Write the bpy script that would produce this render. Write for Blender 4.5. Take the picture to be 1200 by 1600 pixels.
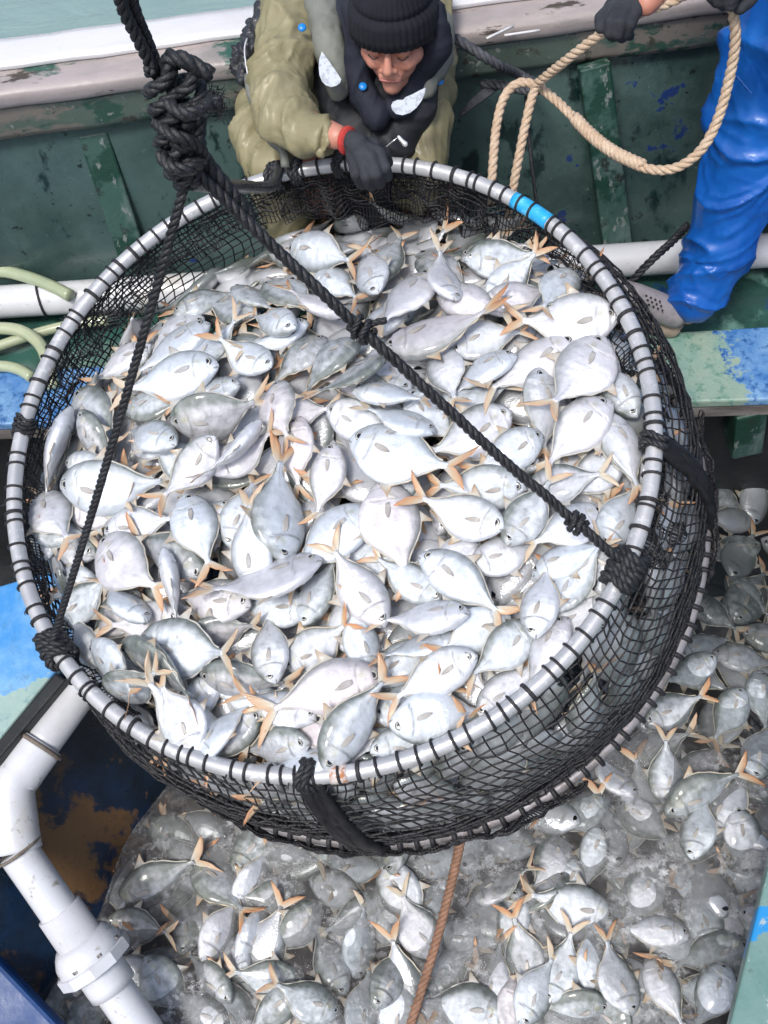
import bpy, bmesh, math, random
import numpy as np
from math import sin, cos, pi, radians, sqrt, atan2
from mathutils import Vector, Matrix, noise
random.seed(7); rng = np.random.default_rng(7)
scn = bpy.context.scene; COL = scn.collection
for o in list(bpy.data.objects): bpy.data.objects.remove(o)

# ------------------------------------------------------------------ camera, sky, sun, exposure
W, H, F = 1200.0, 1600.0, 1700.0
PITCH, ROLL = radians(58), radians(-8)
FWD = Vector((0, cos(PITCH), -sin(PITCH)))
_r0 = Vector((1, 0, 0)); _u0 = _r0.cross(FWD)
RT = _r0*cos(ROLL) + _u0*sin(ROLL); UP = -_r0*sin(ROLL) + _u0*cos(ROLL)
CAM = Vector((0, 0, 2.1))
cd = bpy.data.cameras.new('camera'); cam = bpy.data.objects.new('camera', cd); COL.objects.link(cam)
m = Matrix((RT, UP, -FWD)).transposed().to_4x4(); m.translation = CAM; cam.matrix_world = m
cd.sensor_fit = 'VERTICAL'; cd.sensor_height = 24; cd.lens = F/H*24; cd.clip_end = 2000; cd.clip_start = 0.05
scn.camera = cam
SUN_EL, SUN_AZ = radians(62), radians(215)
wd = bpy.data.worlds.new('World'); scn.world = wd; wd.use_nodes = True
nt = wd.node_tree; bg = nt.nodes['Background']
sky = nt.nodes.new('ShaderNodeTexSky'); sky.sky_type = 'NISHITA'; sky.sun_disc = False
sky.sun_elevation = SUN_EL; sky.sun_rotation = SUN_AZ; sky.dust_density = 4; sky.air_density = 1.2
nt.links.new(sky.outputs[0], bg.inputs[0]); bg.inputs[1].default_value = 0.10
sl = bpy.data.lights.new('sun', 'SUN'); sl.energy = 1.5; sl.angle = radians(14); sl.color = (1, 0.985, 0.96)
so = bpy.data.objects.new('sun', sl); COL.objects.link(so)
sdir = Vector((sin(SUN_AZ)*cos(SUN_EL), cos(SUN_AZ)*cos(SUN_EL), sin(SUN_EL)))
so.rotation_euler = sdir.to_track_quat('Z', 'Y').to_euler()
scn.view_settings.view_transform = 'Standard'; scn.view_settings.look = 'None'
scn.view_settings.exposure = 0.80; scn.view_settings.gamma = 1
scn.cycles.max_bounces = 6; scn.cycles.transparent_max_bounces = 8

def at(px, py, dep):
    return CAM + (FWD + RT*((px-W/2)/F) - UP*((py-H/2)/F))*dep
def atz(px, py, z):
    d = FWD + RT*((px-W/2)/F) - UP*((py-H/2)/F)
    return CAM + d*((z-CAM.z)/d.z)
def proj(P):
    d = P-CAM; z = d.dot(FWD)
    return W/2+F*d.dot(RT)/z, H/2-F*d.dot(UP)/z

# ------------------------------------------------------------------ materials
def N(nt, typ, **kw):
    n = nt.nodes.new(typ)
    for k, v in kw.items():
        if hasattr(n, k): setattr(n, k, v)
    return n
def base_mat(name, rough=.5, metal=0., spec=.5, coat=0.):
    m = bpy.data.materials.new(name); m.use_nodes = True
    b = m.node_tree.nodes['Principled BSDF']
    b.inputs['Roughness'].default_value = rough; b.inputs['Metallic'].default_value = metal
    b.inputs['Specular IOR Level'].default_value = spec; b.inputs['Coat Weight'].default_value = coat
    b.inputs['Coat Roughness'].default_value = .12
    return m, m.node_tree, b
def noise_fac(nt, scale, detail=6, rough=.6, lo=.4, hi=.6, coord='Object', stretch=None, dist=0.):
    tc = N(nt, 'ShaderNodeTexCoord'); src = tc.outputs[coord]
    if stretch:
        mp = N(nt, 'ShaderNodeMapping'); mp.inputs['Scale'].default_value = stretch
        nt.links.new(src, mp.inputs[0]); src = mp.outputs[0]
    n = N(nt, 'ShaderNodeTexNoise'); n.inputs['Scale'].default_value = scale; n.inputs['Detail'].default_value = detail
    n.inputs['Roughness'].default_value = rough; n.inputs['Distortion'].default_value = dist
    nt.links.new(src, n.inputs['Vector'])
    r = N(nt, 'ShaderNodeMapRange'); r.inputs[1].default_value = lo; r.inputs[2].default_value = hi
    nt.links.new(n.outputs[0], r.inputs[0])
    return r.outputs[0], n.outputs[0]
def mix(nt, fac, a, b):
    n = N(nt, 'ShaderNodeMix'); n.data_type = 'RGBA'
    for sock, v in ((n.inputs[0], fac), (n.inputs[6], a), (n.inputs[7], b)):
        if isinstance(v, (int, float)): sock.default_value = v
        elif isinstance(v, tuple): sock.default_value = (*v, 1)
        else: nt.links.new(v, sock)
    return n.outputs[2]
def math_(nt, op, a, b=0., clamp=False):
    n = N(nt, 'ShaderNodeMath'); n.operation = op; n.use_clamp = clamp
    for s, v in ((n.inputs[0], a), (n.inputs[1], b)):
        if isinstance(v, (int, float)): s.default_value = v
        else: nt.links.new(v, s)
    return n.outputs[0]
def bump(nt, b, h, strength=.3, dist=.01):
    n = N(nt, 'ShaderNodeBump'); n.inputs['Strength'].default_value = strength; n.inputs['Distance'].default_value = dist
    nt.links.new(h, n.inputs['Height']); nt.links.new(n.outputs[0], b.inputs['Normal'])
def worn(name, layers, rough=.5, bump_s=.3, spec=.5, coat=0., metal=0., bscale=40, bdist=.004):
    """layers: first a colour, then (colour, scale, lo, hi[, stretch])"""
    m, nt, b = base_mat(name, rough, metal, spec, coat)
    c = layers[0]
    for l in layers[1:]:
        f, _ = noise_fac(nt, l[1], 8, .65, l[2], l[3], stretch=l[4] if len(l) > 4 else None)
        c = mix(nt, f, c, l[0])
    nt.links.new(c, b.inputs['Base Color']) if not isinstance(c, tuple) else setattr(b.inputs['Base Color'], 'default_value', (*c, 1))
    _, h = noise_fac(nt, bscale, 6, .6); bump(nt, b, h, bump_s, bdist)
    rr, _ = noise_fac(nt, bscale*.2, 4, .6, .3, .7)
    mr = N(nt, 'ShaderNodeMapRange'); mr.inputs[3].default_value = max(.05, rough-.15); mr.inputs[4].default_value = min(1, rough+.15)
    nt.links.new(rr, mr.inputs[0]); nt.links.new(mr.outputs[0], b.inputs['Roughness'])
    return m

M = {}
M['hull'] = worn('hull_paint', [(.055,.098,.092), ((.026,.052,.048), 2.2, .40, .62), ((.07,.12,.11), 5, .55, .75), ((.005,.018,.018), 9, .56, .62, (1,1,.5)), ((.008,.016,.014), 30, .62, .66), ((.01,.03,.12), 5, .635, .65), ((.12,.16,.15), 45, .66, .7)], .35, .35, coat=.2)
M['rib'] = worn('rib_paint', [(.035,.085,.07), ((.09,.14,.13), 8, .5, .6, (1,1,.4)), ((.008,.042,.028), 6, .5, .56), ((.02,.03,.025), 20, .57, .62), ((.16,.19,.18), 30, .60, .63, (1,1,.4))], .4, .5)
M['rail'] = worn('rail_wood', [(.34,.30,.30), ((.22,.21,.20), 3, .45, .6, (.4,1,1)), ((.45,.38,.36), 7, .5, .7, (.3,1,1)), ((.03,.09,.07), 6, .56, .60, (.5,1,1)), ((.06,.05,.04), 14, .58, .62, (.3,1,1))], .5, .6, bscale=30)
M['raillow'] = worn('rail_lower', [(.17,.155,.135), ((.085,.12,.10), 5, .47, .50, (.4,1,1)), ((.028,.075,.055), 8, .54, .57, (.5,1,1)), ((.05,.05,.04), 16, .57, .61), ((.26,.27,.26), 50, .63, .66)], .5, .6, bscale=30)
M['railtop'] = worn('rail_top', [(.62,.62,.64), ((.45,.46,.48), 4, .5, .7, (.3,1,1)), ((.2,.2,.2), 18, .68, .72, (.15,1,1))], .3, .2, coat=.3)
M['deck'] = worn('deck_paint', [(.035,.105,.085), ((.014,.045,.038), 4, .42, .6), ((.12,.24,.20), 7, .58, .68), ((.01,.05,.16), 5, .56, .6), ((.01,.02,.02), 3, .56, .66)], .3, .4, coat=.3)
M['board_green'] = worn('board_green', [(.22,.34,.29), ((.36,.42,.32), 6, .45, .6), ((.10,.24,.18), 8, .52, .62), ((.42,.46,.40), 22, .62, .7), ((.07,.12,.09), 30, .66, .7)], .35, .5, coat=.4)
M['board_blue'] = worn('board_blue', [(.03,.19,.55), ((.14,.34,.65), 6, .45, .62), ((.01,.10,.38), 12, .56, .64), ((.30,.42,.55), 22, .62, .72)], .35, .4, coat=.4)
m, nt, b = base_mat('board_pale', .42, 0, .5, .15)
fa, ha = noise_fac(nt, 5, 8, .7, .42, .6); fb, hb = noise_fac(nt, 16, 8, .7, .60, .64); fg, hg = noise_fac(nt, 40, 6, .7, .58, .66)
c = mix(nt, fa, (.11,.22,.20), (.17,.28,.26)); tc = N(nt, 'ShaderNodeTexCoord'); sx = N(nt, 'ShaderNodeSeparateXYZ'); nt.links.new(tc.outputs['Object'], sx.inputs[0])
q0 = atz(1168, 1448, -.35); dd = math_(nt, 'ADD', math_(nt, 'ABSOLUTE', math_(nt, 'SUBTRACT', math_(nt, 'ADD', sx.outputs[1], math_(nt, 'MULTIPLY', math_(nt, 'SUBTRACT', sx.outputs[0], q0.x), -.35)), q0.y)), math_(nt, 'MULTIPLY', math_(nt, 'SUBTRACT', ha, .5), .16))
c = mix(nt, math_(nt, 'LESS_THAN', dd, .036), c, (.015,.24,.56)); c = mix(nt, fb, c, (.36,.43,.42)); c = mix(nt, math_(nt, 'MULTIPLY', fg, .6), c, (.06,.10,.09))
nt.links.new(c, b.inputs['Base Color']); bump(nt, b, hb, .4, .004); M['board_pale'] = m
M['timber'] = worn('wet_timber', [(.17,.15,.14), ((.08,.07,.06), 5, .45, .6, (.2,1,1)), ((.26,.24,.23), 9, .55, .7, (.2,1,1))], .5, .6)
M['dark'] = worn('hold_dark', [(.012,.014,.016), ((.03,.035,.035), 5, .5, .7)], .5, .4)
M['holdwall'] = worn('hold_blue_paint', [(.004,.022,.062), ((.002,.009,.02), 3, .45, .6), ((.16,.085,.035), 2.6, .53, .56, (1,1,.55)), ((.07,.045,.03), 9, .6, .68), ((.004,.008,.01), 6, .62, .66)], .35, .5)
M['bluewood'] = worn('blue_gunwale', [(.004,.045,.17), ((.002,.02,.08), 5, .5, .7), ((.01,.09,.28), 11, .6, .7)], .45, .4)
M['pvc'] = worn('white_pvc', [(.60,.62,.66), ((.48,.49,.50), 5, .45, .7), ((.30,.28,.25), 30, .62, .70), ((.45,.42,.36), 3, .60, .75)], .32, .06, coat=.2)
M['hose'] = worn('hose', [(.38,.42,.28), ((.28,.34,.22), 8, .4, .7)], .25, .1, coat=.5)
M['bolt'] = worn('bolt_metal', [(.32,.30,.28), ((.14,.10,.08), 80, .5, .6)], .4, .3, metal=.8)
M['alu'] = worn('hoop_metal', [(.48,.49,.51), ((.42,.43,.45), 14, .45, .65), ((.72,.73,.74), 50, .55, .7), ((.30,.26,.24), 40, .68, .72)], .38, .2, metal=.35)
M['oldalu'] = worn('old_hoop_metal', [(.26,.25,.27), ((.16,.15,.15), 14, .45, .6), ((.34,.30,.30), 40, .55, .7)], .5, .3, metal=.2)
M['tape'] = worn('blue_tape', [(.02,.35,.72), ((.10,.48,.80), 30, .5, .6)], .35, .2)
M['rust'] = worn('rust_joint', [(.55,.50,.48), ((.35,.13,.05), 45, .48, .58), ((.75,.72,.70), 60, .58, .66)], .55, .5)
def ropemat(name, c1, c2, rough=.7, fs=220):
    m, nt, b = base_mat(name, rough, 0, .4)
    f, _ = noise_fac(nt, 30, 6, .7, .35, .65); f2, h = noise_fac(nt, fs, 3, .6, .35, .65)
    c = mix(nt, f, c1, c2); c = mix(nt, math_(nt, 'MULTIPLY', f2, .35), c, tuple(x*.45 for x in c1))
    nt.links.new(c, b.inputs['Base Color']); bump(nt, b, h, .7, .003); return m
M['blackrope'] = ropemat('black_rope', (.012,.013,.016), (.032,.034,.04), .45)
M['greyrope'] = ropemat('grey_rope', (.04,.045,.055), (.10,.105,.12), .6)
M['beigerope'] = ropemat('beige_rope', (.50,.36,.25), (.62,.50,.38))
M['brownrope'] = ropemat('brown_rope', (.22,.12,.075), (.32,.18,.12))
M['net'] = ropemat('net_cord', (.009,.009,.011), (.022,.022,.026), .5)
M['cord'] = ropemat('lashing_cord', (.015,.015,.018), (.03,.03,.035), .5)
M['wood_cord'] = ropemat('tan_tie', (.14,.11,.09), (.22,.19,.16))

def cloth(name, c1, c2, rough=.7, wr=9, wd=.03, ws=.5, weave=400, coat=0, stain=None):
    m, nt, b = base_mat(name, rough, 0, .35, coat)
    f, _ = noise_fac(nt, 7, 5, .6, .35, .65); c = mix(nt, f, c1, c2)
    if stain:
        f3, _ = noise_fac(nt, 18, 6, .7, .6, .75); c = mix(nt, math_(nt, 'MULTIPLY', f3, .6), c, stain)
    nt.links.new(c, b.inputs['Base Color'])
    _, h1 = noise_fac(nt, wr, 3, .5, dist=1.2); _, h2 = noise_fac(nt, weave, 2, .5)
    h = math_(nt, 'ADD', math_(nt, 'MULTIPLY', h1, wd*30), math_(nt, 'MULTIPLY', h2, .02)); bump(nt, b, h, ws, .03)
    return m
M['khaki'] = cloth('khaki_waterproof', (.21,.19,.105), (.27,.245,.15), .5, 7, .03, .45, stain=(.12,.11,.06), coat=.1)
M['khakidark'] = cloth('khaki_worn', (.13,.125,.085), (.18,.17,.12), .55, 7, .03, .4, stain=(.08,.075,.05))
M['vest'] = cloth('dark_vest', (.012,.014,.018), (.025,.028,.034), .6, 8, .03, .4)
M['grey_panel'] = cloth('grey_panel', (.13,.14,.125), (.18,.19,.17), .6, 8, .03, .3)
M['hood'] = cloth('navy_hood', (.010,.013,.024), (.018,.022,.036), .8, 12, .02, .4)
M['cap'] = cloth('knit_cap', (.007,.008,.013), (.014,.016,.024), .9, 60, .005, .3)
M['glove'] = cloth('knit_glove', (.022,.025,.031), (.045,.05,.06), .85, 40, .01, .4)
M['redcuff'] = cloth('red_cuff', (.40,.03,.03), (.5,.06,.05), .8, 60, .01, .3)
M['waders'] = cloth('blue_waders', (.004,.075,.36), (.008,.12,.46), .40, 6, .03, .4, coat=.15, stain=(.003,.05,.30))
M['clog'] = worn('grey_clog', [(.27,.25,.26), ((.18,.17,.17), 20, .5, .65)], .5, .1)
M['sole'] = worn('clog_sole', [(.20,.16,.15), ((.13,.10,.09), 20, .5, .65)], .5, .1)
M['sack'] = cloth('tan_sack', (.36,.29,.22), (.28,.22,.16), .8, 30, .02, .4)
M['patch'] = worn('reflective_patch', [(.44,.49,.56), ((.30,.33,.38), 90, .5, .58)], .4, .2)
M['snap'] = worn('blue_snap', [(.01,.20,.60)], .3, .05)
M['zip'] = worn('zip_metal', [(.75,.76,.78)], .25, .05, metal=.6)
M['black_strap'] = cloth('black_strap', (.015,.016,.02), (.04,.045,.055), .5, 20, .03, .5, coat=.2)
# skin
m, nt, b = base_mat('skin', .45, 0, .5); f, _ = noise_fac(nt, 14, 5, .6, .3, .7)
c = mix(nt, f, (.42,.17,.12), (.54,.26,.19)); f, h = noise_fac(nt, 220, 3, .6, .4, .7)
nt.links.new(c, b.inputs['Base Color']); bump(nt, b, h, .15, .002)
b.inputs['Subsurface Weight'].default_value = .1; b.inputs['Subsurface Radius'].default_value = (.01,.004,.002); M['skin'] = m
M['hair'] = worn('brow_hair', [(.012,.010,.009)], .7, .3)
M['lips'] = worn('lips', [(.42,.16,.14)], .45, .1)
# sea
m, nt, b = base_mat('sea_water', .14, 0, .5)
f, _ = noise_fac(nt, .9, 4, .6, .35, .65, stretch=(1, 3, 1)); c = mix(nt, f, (.19,.28,.275), (.22,.32,.31)); nt.links.new(c, b.inputs['Base Color'])
_, h = noise_fac(nt, 3.2, 5, .55, stretch=(1, 2.4, 1), dist=.6); bump(nt, b, h, .28, .12); M['sea'] = m
# murky hold water: partly see-through, foam patches
m, nt, b = base_mat('hold_water', .08, 0, .5)
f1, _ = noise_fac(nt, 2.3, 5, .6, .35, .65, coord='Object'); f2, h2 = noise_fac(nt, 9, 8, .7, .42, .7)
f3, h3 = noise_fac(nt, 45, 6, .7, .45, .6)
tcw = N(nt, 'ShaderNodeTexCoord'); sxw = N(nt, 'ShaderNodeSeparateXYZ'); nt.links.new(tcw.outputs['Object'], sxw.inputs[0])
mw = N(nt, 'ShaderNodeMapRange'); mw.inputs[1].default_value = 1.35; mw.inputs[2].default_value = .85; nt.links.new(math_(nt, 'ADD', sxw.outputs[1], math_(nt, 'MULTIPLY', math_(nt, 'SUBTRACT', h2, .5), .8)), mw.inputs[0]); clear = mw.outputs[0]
c = mix(nt, f1, (.085,.072,.064), (.25,.255,.26)); c = mix(nt, clear, (.02,.024,.026), c); c = mix(nt, math_(nt, 'MULTIPLY', math_(nt, 'MULTIPLY', f3, f2), clear), c, (.66,.69,.72)); nt.links.new(c, b.inputs['Base Color'])  # water colour turns darker and loses its foam towards the far side
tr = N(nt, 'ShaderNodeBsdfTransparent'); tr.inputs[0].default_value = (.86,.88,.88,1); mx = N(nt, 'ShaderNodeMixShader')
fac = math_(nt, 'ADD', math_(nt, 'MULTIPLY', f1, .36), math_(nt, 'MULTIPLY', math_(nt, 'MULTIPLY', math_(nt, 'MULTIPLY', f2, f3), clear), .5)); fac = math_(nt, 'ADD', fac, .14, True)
out = nt.nodes['Material Output']; nt.links.new(fac, mx.inputs[0]); nt.links.new(tr.outputs[0], mx.inputs[1]); nt.links.new(b.outputs[0], mx.inputs[2]); nt.links.new(mx.outputs[0], out.inputs[0])
_, hb = noise_fac(nt, 14, 6, .6, dist=.5); bump(nt, b, math_(nt, 'ADD', hb, math_(nt, 'MULTIPLY', h3, .3)), .5, .02); M['water'] = m
# fish skin (pigment carried by the mesh: R back, G gill and mouth line, B throat patch; Object colour R = grey back, G = pink belly)
def fish_mat():
    m, nt, b = base_mat('fish_skin', .20, .30, .7, .6)
    at_ = N(nt, 'ShaderNodeAttribute'); at_.attribute_name = 'pig'; sp = N(nt, 'ShaderNodeSeparateColor'); nt.links.new(at_.outputs['Color'], sp.inputs[0])
    oi = N(nt, 'ShaderNodeObjectInfo'); so_ = N(nt, 'ShaderNodeSeparateColor'); nt.links.new(oi.outputs['Color'], so_.inputs[0])
    f1, h1 = noise_fac(nt, 9, 4, .5, .3, .7); f2, h2 = noise_fac(nt, 70, 5, .75, .54, .72, stretch=(.6, 1, 1))
    white = mix(nt, f1, (.76,.82,.89), (.68,.74,.81)); white = mix(nt, math_(nt, 'MULTIPLY', so_.outputs[1], .55), white, (.72,.52,.50))
    grey = mix(nt, f1, (.25,.28,.28), (.13,.15,.13))
    d = math_(nt, 'ADD', sp.outputs[0], math_(nt, 'MULTIPLY', math_(nt, 'SUBTRACT', f1, .5), .35))
    sh = math_(nt, 'MULTIPLY', d, math_(nt, 'ADD', .55, math_(nt, 'MULTIPLY', so_.outputs[0], .8)))
    fac = math_(nt, 'ADD', sh, math_(nt, 'MULTIPLY', math_(nt, 'POWER', so_.outputs[0], 1.6), .75), True)
    c = mix(nt, fac, white, grey)
    c = mix(nt, math_(nt, 'MULTIPLY', sp.outputs[2], .55), c, (.42,.39,.18))
    c = mix(nt, math_(nt, 'MULTIPLY', f2, .28), c, (.30,.33,.36))
    c = mix(nt, math_(nt, 'MULTIPLY', sp.outputs[1], .75), c, (.16,.15,.14))
    nt.links.new(c, b.inputs['Base Color'])
    v = N(nt, 'ShaderNodeTexVoronoi'); v.inputs['Scale'].default_value = 260; tc = N(nt, 'ShaderNodeTexCoord'); nt.links.new(tc.outputs['Object'], v.inputs['Vector'])
    hh = math_(nt, 'ADD', math_(nt, 'MULTIPLY', v.outputs[0], .35), math_(nt, 'ADD', math_(nt, 'MULTIPLY', h1, 2.6), math_(nt, 'MULTIPLY', h2, .5))); hh = math_(nt, 'SUBTRACT', hh, math_(nt, 'MULTIPLY', sp.outputs[1], .8))
    bump(nt, b, hh, .45, .004)
    return m
M['fish'] = fish_mat()
def fin_mat(name, c1, c2, ct):
    m, nt, b = base_mat(name, .45, 0, .4, .2)
    at_ = N(nt, 'ShaderNodeAttribute'); at_.attribute_name = 'pig'; sp = N(nt, 'ShaderNodeSeparateColor'); nt.links.new(at_.outputs['Color'], sp.inputs[0])
    oi = N(nt, 'ShaderNodeObjectInfo'); so_ = N(nt, 'ShaderNodeSeparateColor'); nt.links.new(oi.outputs['Color'], so_.inputs[0])
    c = mix(nt, so_.outputs[2], c1, c2); tip = math_(nt, 'MULTIPLY', sp.outputs[0], math_(nt, 'ADD', .35, so_.outputs[2]), True)
    c = mix(nt, tip, c, ct); root = math_(nt, 'MULTIPLY', sp.outputs[1], .85); c = mix(nt, root, c, (.62,.63,.62))
    nt.links.new(c, b.inputs['Base Color'])
    w = N(nt, 'ShaderNodeMath'); w.operation = 'SINE'; nt.links.new(math_(nt, 'MULTIPLY', sp.outputs[2], 90), w.inputs[0]); bump(nt, b, w.outputs[0], .5, .001)
    return m
M['tail'] = fin_mat('tail_fin_skin', (.62,.57,.45), (.60,.44,.27), (.54,.26,.13))
M['fin'] = fin_mat('body_fin_skin', (.44,.45,.43), (.52,.44,.30), (.52,.34,.20))
M['pec'] = fin_mat('pectoral_skin', (.52,.51,.51), (.52,.46,.38), (.38,.34,.31))
M['iris'] = worn('fish_iris', [(.45,.46,.44), ((.25,.24,.2), 300, .4, .6)], .2, .1, coat=.8)
M['pupil'] = worn('fish_pupil', [(.006,.006,.008)], .08, .0, coat=1)

# ------------------------------------------------------------------ mesh helpers
def link(name, me, mat=None, parent=None, smooth=True):
    o = bpy.data.objects.new(name, me); COL.objects.link(o)
    if mat is not None and not me.materials: me.materials.append(mat)
    if smooth and me.polygons: me.polygons.foreach_set('use_smooth', [True]*len(me.polygons))
    if parent is not None: o.parent = parent
    return o
def mesh(name, vs, fs):
    me = bpy.data.meshes.new(name); me.from_pydata([tuple(v) for v in vs], [], fs); me.update(); return me
def tag(o, label=None, cat=None, group=None, kind=None):
    if label: o['label'] = label
    if cat: o['category'] = cat
    if group: o['group'] = group
    if kind: o['kind'] = kind
    return o
def empty(name, loc, label, cat, group=None):
    o = bpy.data.objects.new(name, None); COL.objects.link(o); o.location = loc; o.empty_display_size = .05; tag(o, label, cat, group); return o
def child(name, me, mat, root, smooth=True, label=None):
    """me is in world coordinates; the root is an Empty with a pure translation"""
    if root is not None:
        off = Vector(root.location); p = root.parent
        me.transform(Matrix.Translation(-off))
    o = link(name, me, mat, root, smooth)
    if label: o['label'] = label
    return o
def child_of_mesh(name, me, mat, par_obj, root, label=None):
    me.transform(Matrix.Translation(-Vector(root.location)))
    o = link(name, me, mat, par_obj)
    if label: o['label'] = label
    return o

def resample(pts, step, closed=False):
    """Catmull-Rom through pts, resampled evenly"""
    P = [Vector(p) for p in pts]; n = len(P); out = []
    rngi = range(n if closed else n-1)
    for i in rngi:
        if closed: p0, p1, p2, p3 = P[(i-1) % n], P[i], P[(i+1) % n], P[(i+2) % n]
        else: p0, p1, p2, p3 = P[max(i-1, 0)], P[i], P[i+1], P[min(i+2, n-1)]
        for k in range(24):
            t = k/24; t2, t3 = t*t, t*t*t
            out.append(.5*((2*p1)+(-p0+p2)*t+(2*p0-5*p1+4*p2-p3)*t2+(-p0+3*p1-3*p2+p3)*t3))
    out.append(P[0].copy() if closed else P[-1].copy())
    L = [0]
    for a, b2 in zip(out, out[1:]): L.append(L[-1]+(b2-a).length)
    m_ = max(2, int(L[-1]/step)); res = []; j = 0
    for k in range(m_+1):
        s = L[-1]*k/m_
        while j < len(L)-2 and L[j+1] < s: j += 1
        d = L[j+1]-L[j]; f = (s-L[j])/d if d > 1e-9 else 0
        res.append(out[j].lerp(out[j+1], min(1, max(0, f))))
    return res
def frames(P):
    T = []
    for i in range(len(P)):
        t = P[min(i+1, len(P)-1)]-P[max(i-1, 0)]; T.append(t.normalized() if t.length > 1e-9 else Vector((0, 0, 1)))
    u = T[0].orthogonal().normalized(); fr = []
    for t in T:
        u = u - t*u.dot(t); u = u.normalized() if u.length > 1e-6 else t.orthogonal().normalized()
        fr.append((t, u, t.cross(u)))
    return fr
def tube(pts, r, seg=8, step=None, closed=False, cap=True):
    P = resample(pts, step, closed) if step else [Vector(p) for p in pts]
    fr = frames(P); n = len(P); vs = []; fs = []
    for i, (p, (t, u, v)) in enumerate(zip(P, fr)):
        rr = r(i/(n-1)) if callable(r) else r
        for k in range(seg):
            a = 2*pi*k/seg; vs.append(p+u*(cos(a)*rr)+v*(sin(a)*rr))
    for i in range(n-1):
        for k in range(seg):
            k2 = (k+1) % seg; fs.append((i*seg+k, i*seg+k2, (i+1)*seg+k2, (i+1)*seg+k))
    if cap:
        fs.append(tuple(range(seg-1, -1, -1))); fs.append(tuple((n-1)*seg+k for k in range(seg)))
    return vs, fs
def merge(parts):
    V = []; Fc = []
    for vs, fs in parts:
        o = len(V); V += list(vs); Fc += [tuple(i+o for i in f) for f in fs]
    return V, Fc
def rope_geo(pts, R=.011, pitch=None, strands=3, step=None, seg=7, closed=False, phase=0, wob=.0):
    pitch = pitch or R*5.2; step = step or pitch/9
    P = resample(pts, step, closed)
    if wob:
        P = [p+Vector(noise.noise_vector(p*18))*wob for p in P]
    fr = frames(P); S = 0; parts = []
    acc = [0]
    for a, b2 in zip(P, P[1:]): acc.append(acc[-1]+(b2-a).length)
    rs = R*.58; rc = R*.50
    for s in range(strands):
        q = []
        for p, (t, u, v), L in zip(P, fr, acc):
            a = 2*pi*(L/pitch+s/strands)+phase; q.append(p+u*(cos(a)*rc)+v*(sin(a)*rc))
        parts.append(tube(q, rs, seg))
    # slender core joins the strands into one piece
    parts.append(tube(P, R*.35, 5))
    return merge(parts)
def rope(name, pts, R, mat, parent=None, root=None, **kw):
    vs, fs = rope_geo(pts, R, **kw); me = mesh(name, vs, fs)
    if root is not None: me.transform(Matrix.Translation(-Vector(root.location)))
    return link(name, me, mat, parent)
def slab(poly, thick, jit=0.):
    """prism under a horizontal polygon (list of Vector)"""
    n = len(poly); vs = [Vector(p) for p in poly]+[Vector(p)-Vector((0, 0, thick)) for p in poly]
    fs = [tuple(range(n)), tuple(range(2*n-1, n-1, -1))]+[(i, i+n, (i+1) % n+n, (i+1) % n) for i in range(n)]
    return vs, fs
def fix_normals(me):
    bm = bmesh.new(); bm.from_mesh(me); bmesh.ops.recalc_face_normals(bm, faces=bm.faces); bm.to_mesh(me); bm.free()
def bevelled(name, vs, fs, w=.006, seg=2):
    me = mesh(name, vs, fs); bm = bmesh.new(); bm.from_mesh(me); bmesh.ops.recalc_face_normals(bm, faces=bm.faces)
    bmesh.ops.bevel(bm, geom=list(bm.edges), offset=w, segments=seg, affect='EDGES', profile=.5); bm.to_mesh(me); bm.free(); return me
def box_between(a, b2, up, w, t):
    """bar from a to b2, width w along side, thickness t along up"""
    a, b2 = Vector(a), Vector(b2); d = (b2-a).normalized(); up = Vector(up); up = (up-d*up.dot(d)).normalized(); s = d.cross(up)
    vs = [p+s*(x*w/2)+up*(y*t/2) for p in (a, b2) for x, y in ((-1,-1),(1,-1),(1,1),(-1,1))]
    fs = [(0,1,2,3),(7,6,5,4),(0,4,5,1),(1,5,6,2),(2,6,7,3),(3,7,4,0)]
    return vs, fs

# ------------------------------------------------------------------ setting
ZD, ZW = -.35, -.90
def grid_sheet(x0, x1, y0, y1, z, nx, ny, amp=0., sc=1.):
    vs = []; fs = []
    for j in range(ny+1):
        for i in range(nx+1):
            x = x0+(x1-x0)*i/nx; y = y0+(y1-y0)*j/ny
            vs.append((x, y, z+(noise.noise(Vector((x*sc, y*sc, 0)))*amp if amp else 0)))
    for j in range(ny):
        for i in range(nx):
            a = j*(nx+1)+i; fs.append((a, a+1, a+nx+2, a+nx+1))
    return vs, fs
tag(link('sea', mesh('sea', *grid_sheet(-300, 300, 2.9, 600, -.75, 4, 4)), M['sea']), kind='structure')
def wbase(x): return Vector((x, 2.395-.08*x, ZD))
def wtop(x): return Vector((x, 2.56-.012*x, .20))
def wallpt(px, py):
    a, b2, c2 = wbase(-1), wbase(1), wtop(0); n = (b2-a).cross(c2-a); d = at(px, py, 1)-CAM
    return CAM+d*((a-CAM).dot(n)/d.dot(n))
XL, XR = -3.2, 3.2
# deck strip beside the bulwark and the long hatch board
far = atz(0, 583, ZD), atz(1100, 518, ZD); near = atz(0, 665, ZD), atz(1130, 628, ZD)
def on(a, b2, x): t = (x-a.x)/(b2.x-a.x); return a.lerp(b2, t)
tag(link('deck', mesh('deck', [on(*far, XL)-Vector((0, .1, .03)), on(*far, XR)-Vector((0, .1, .03)), wbase(XR)-Vector((0,0,.03)), wbase(XL)-Vector((0,0,.03))], [(0,1,2,3)]), M['deck'], smooth=False), kind='structure')
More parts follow.
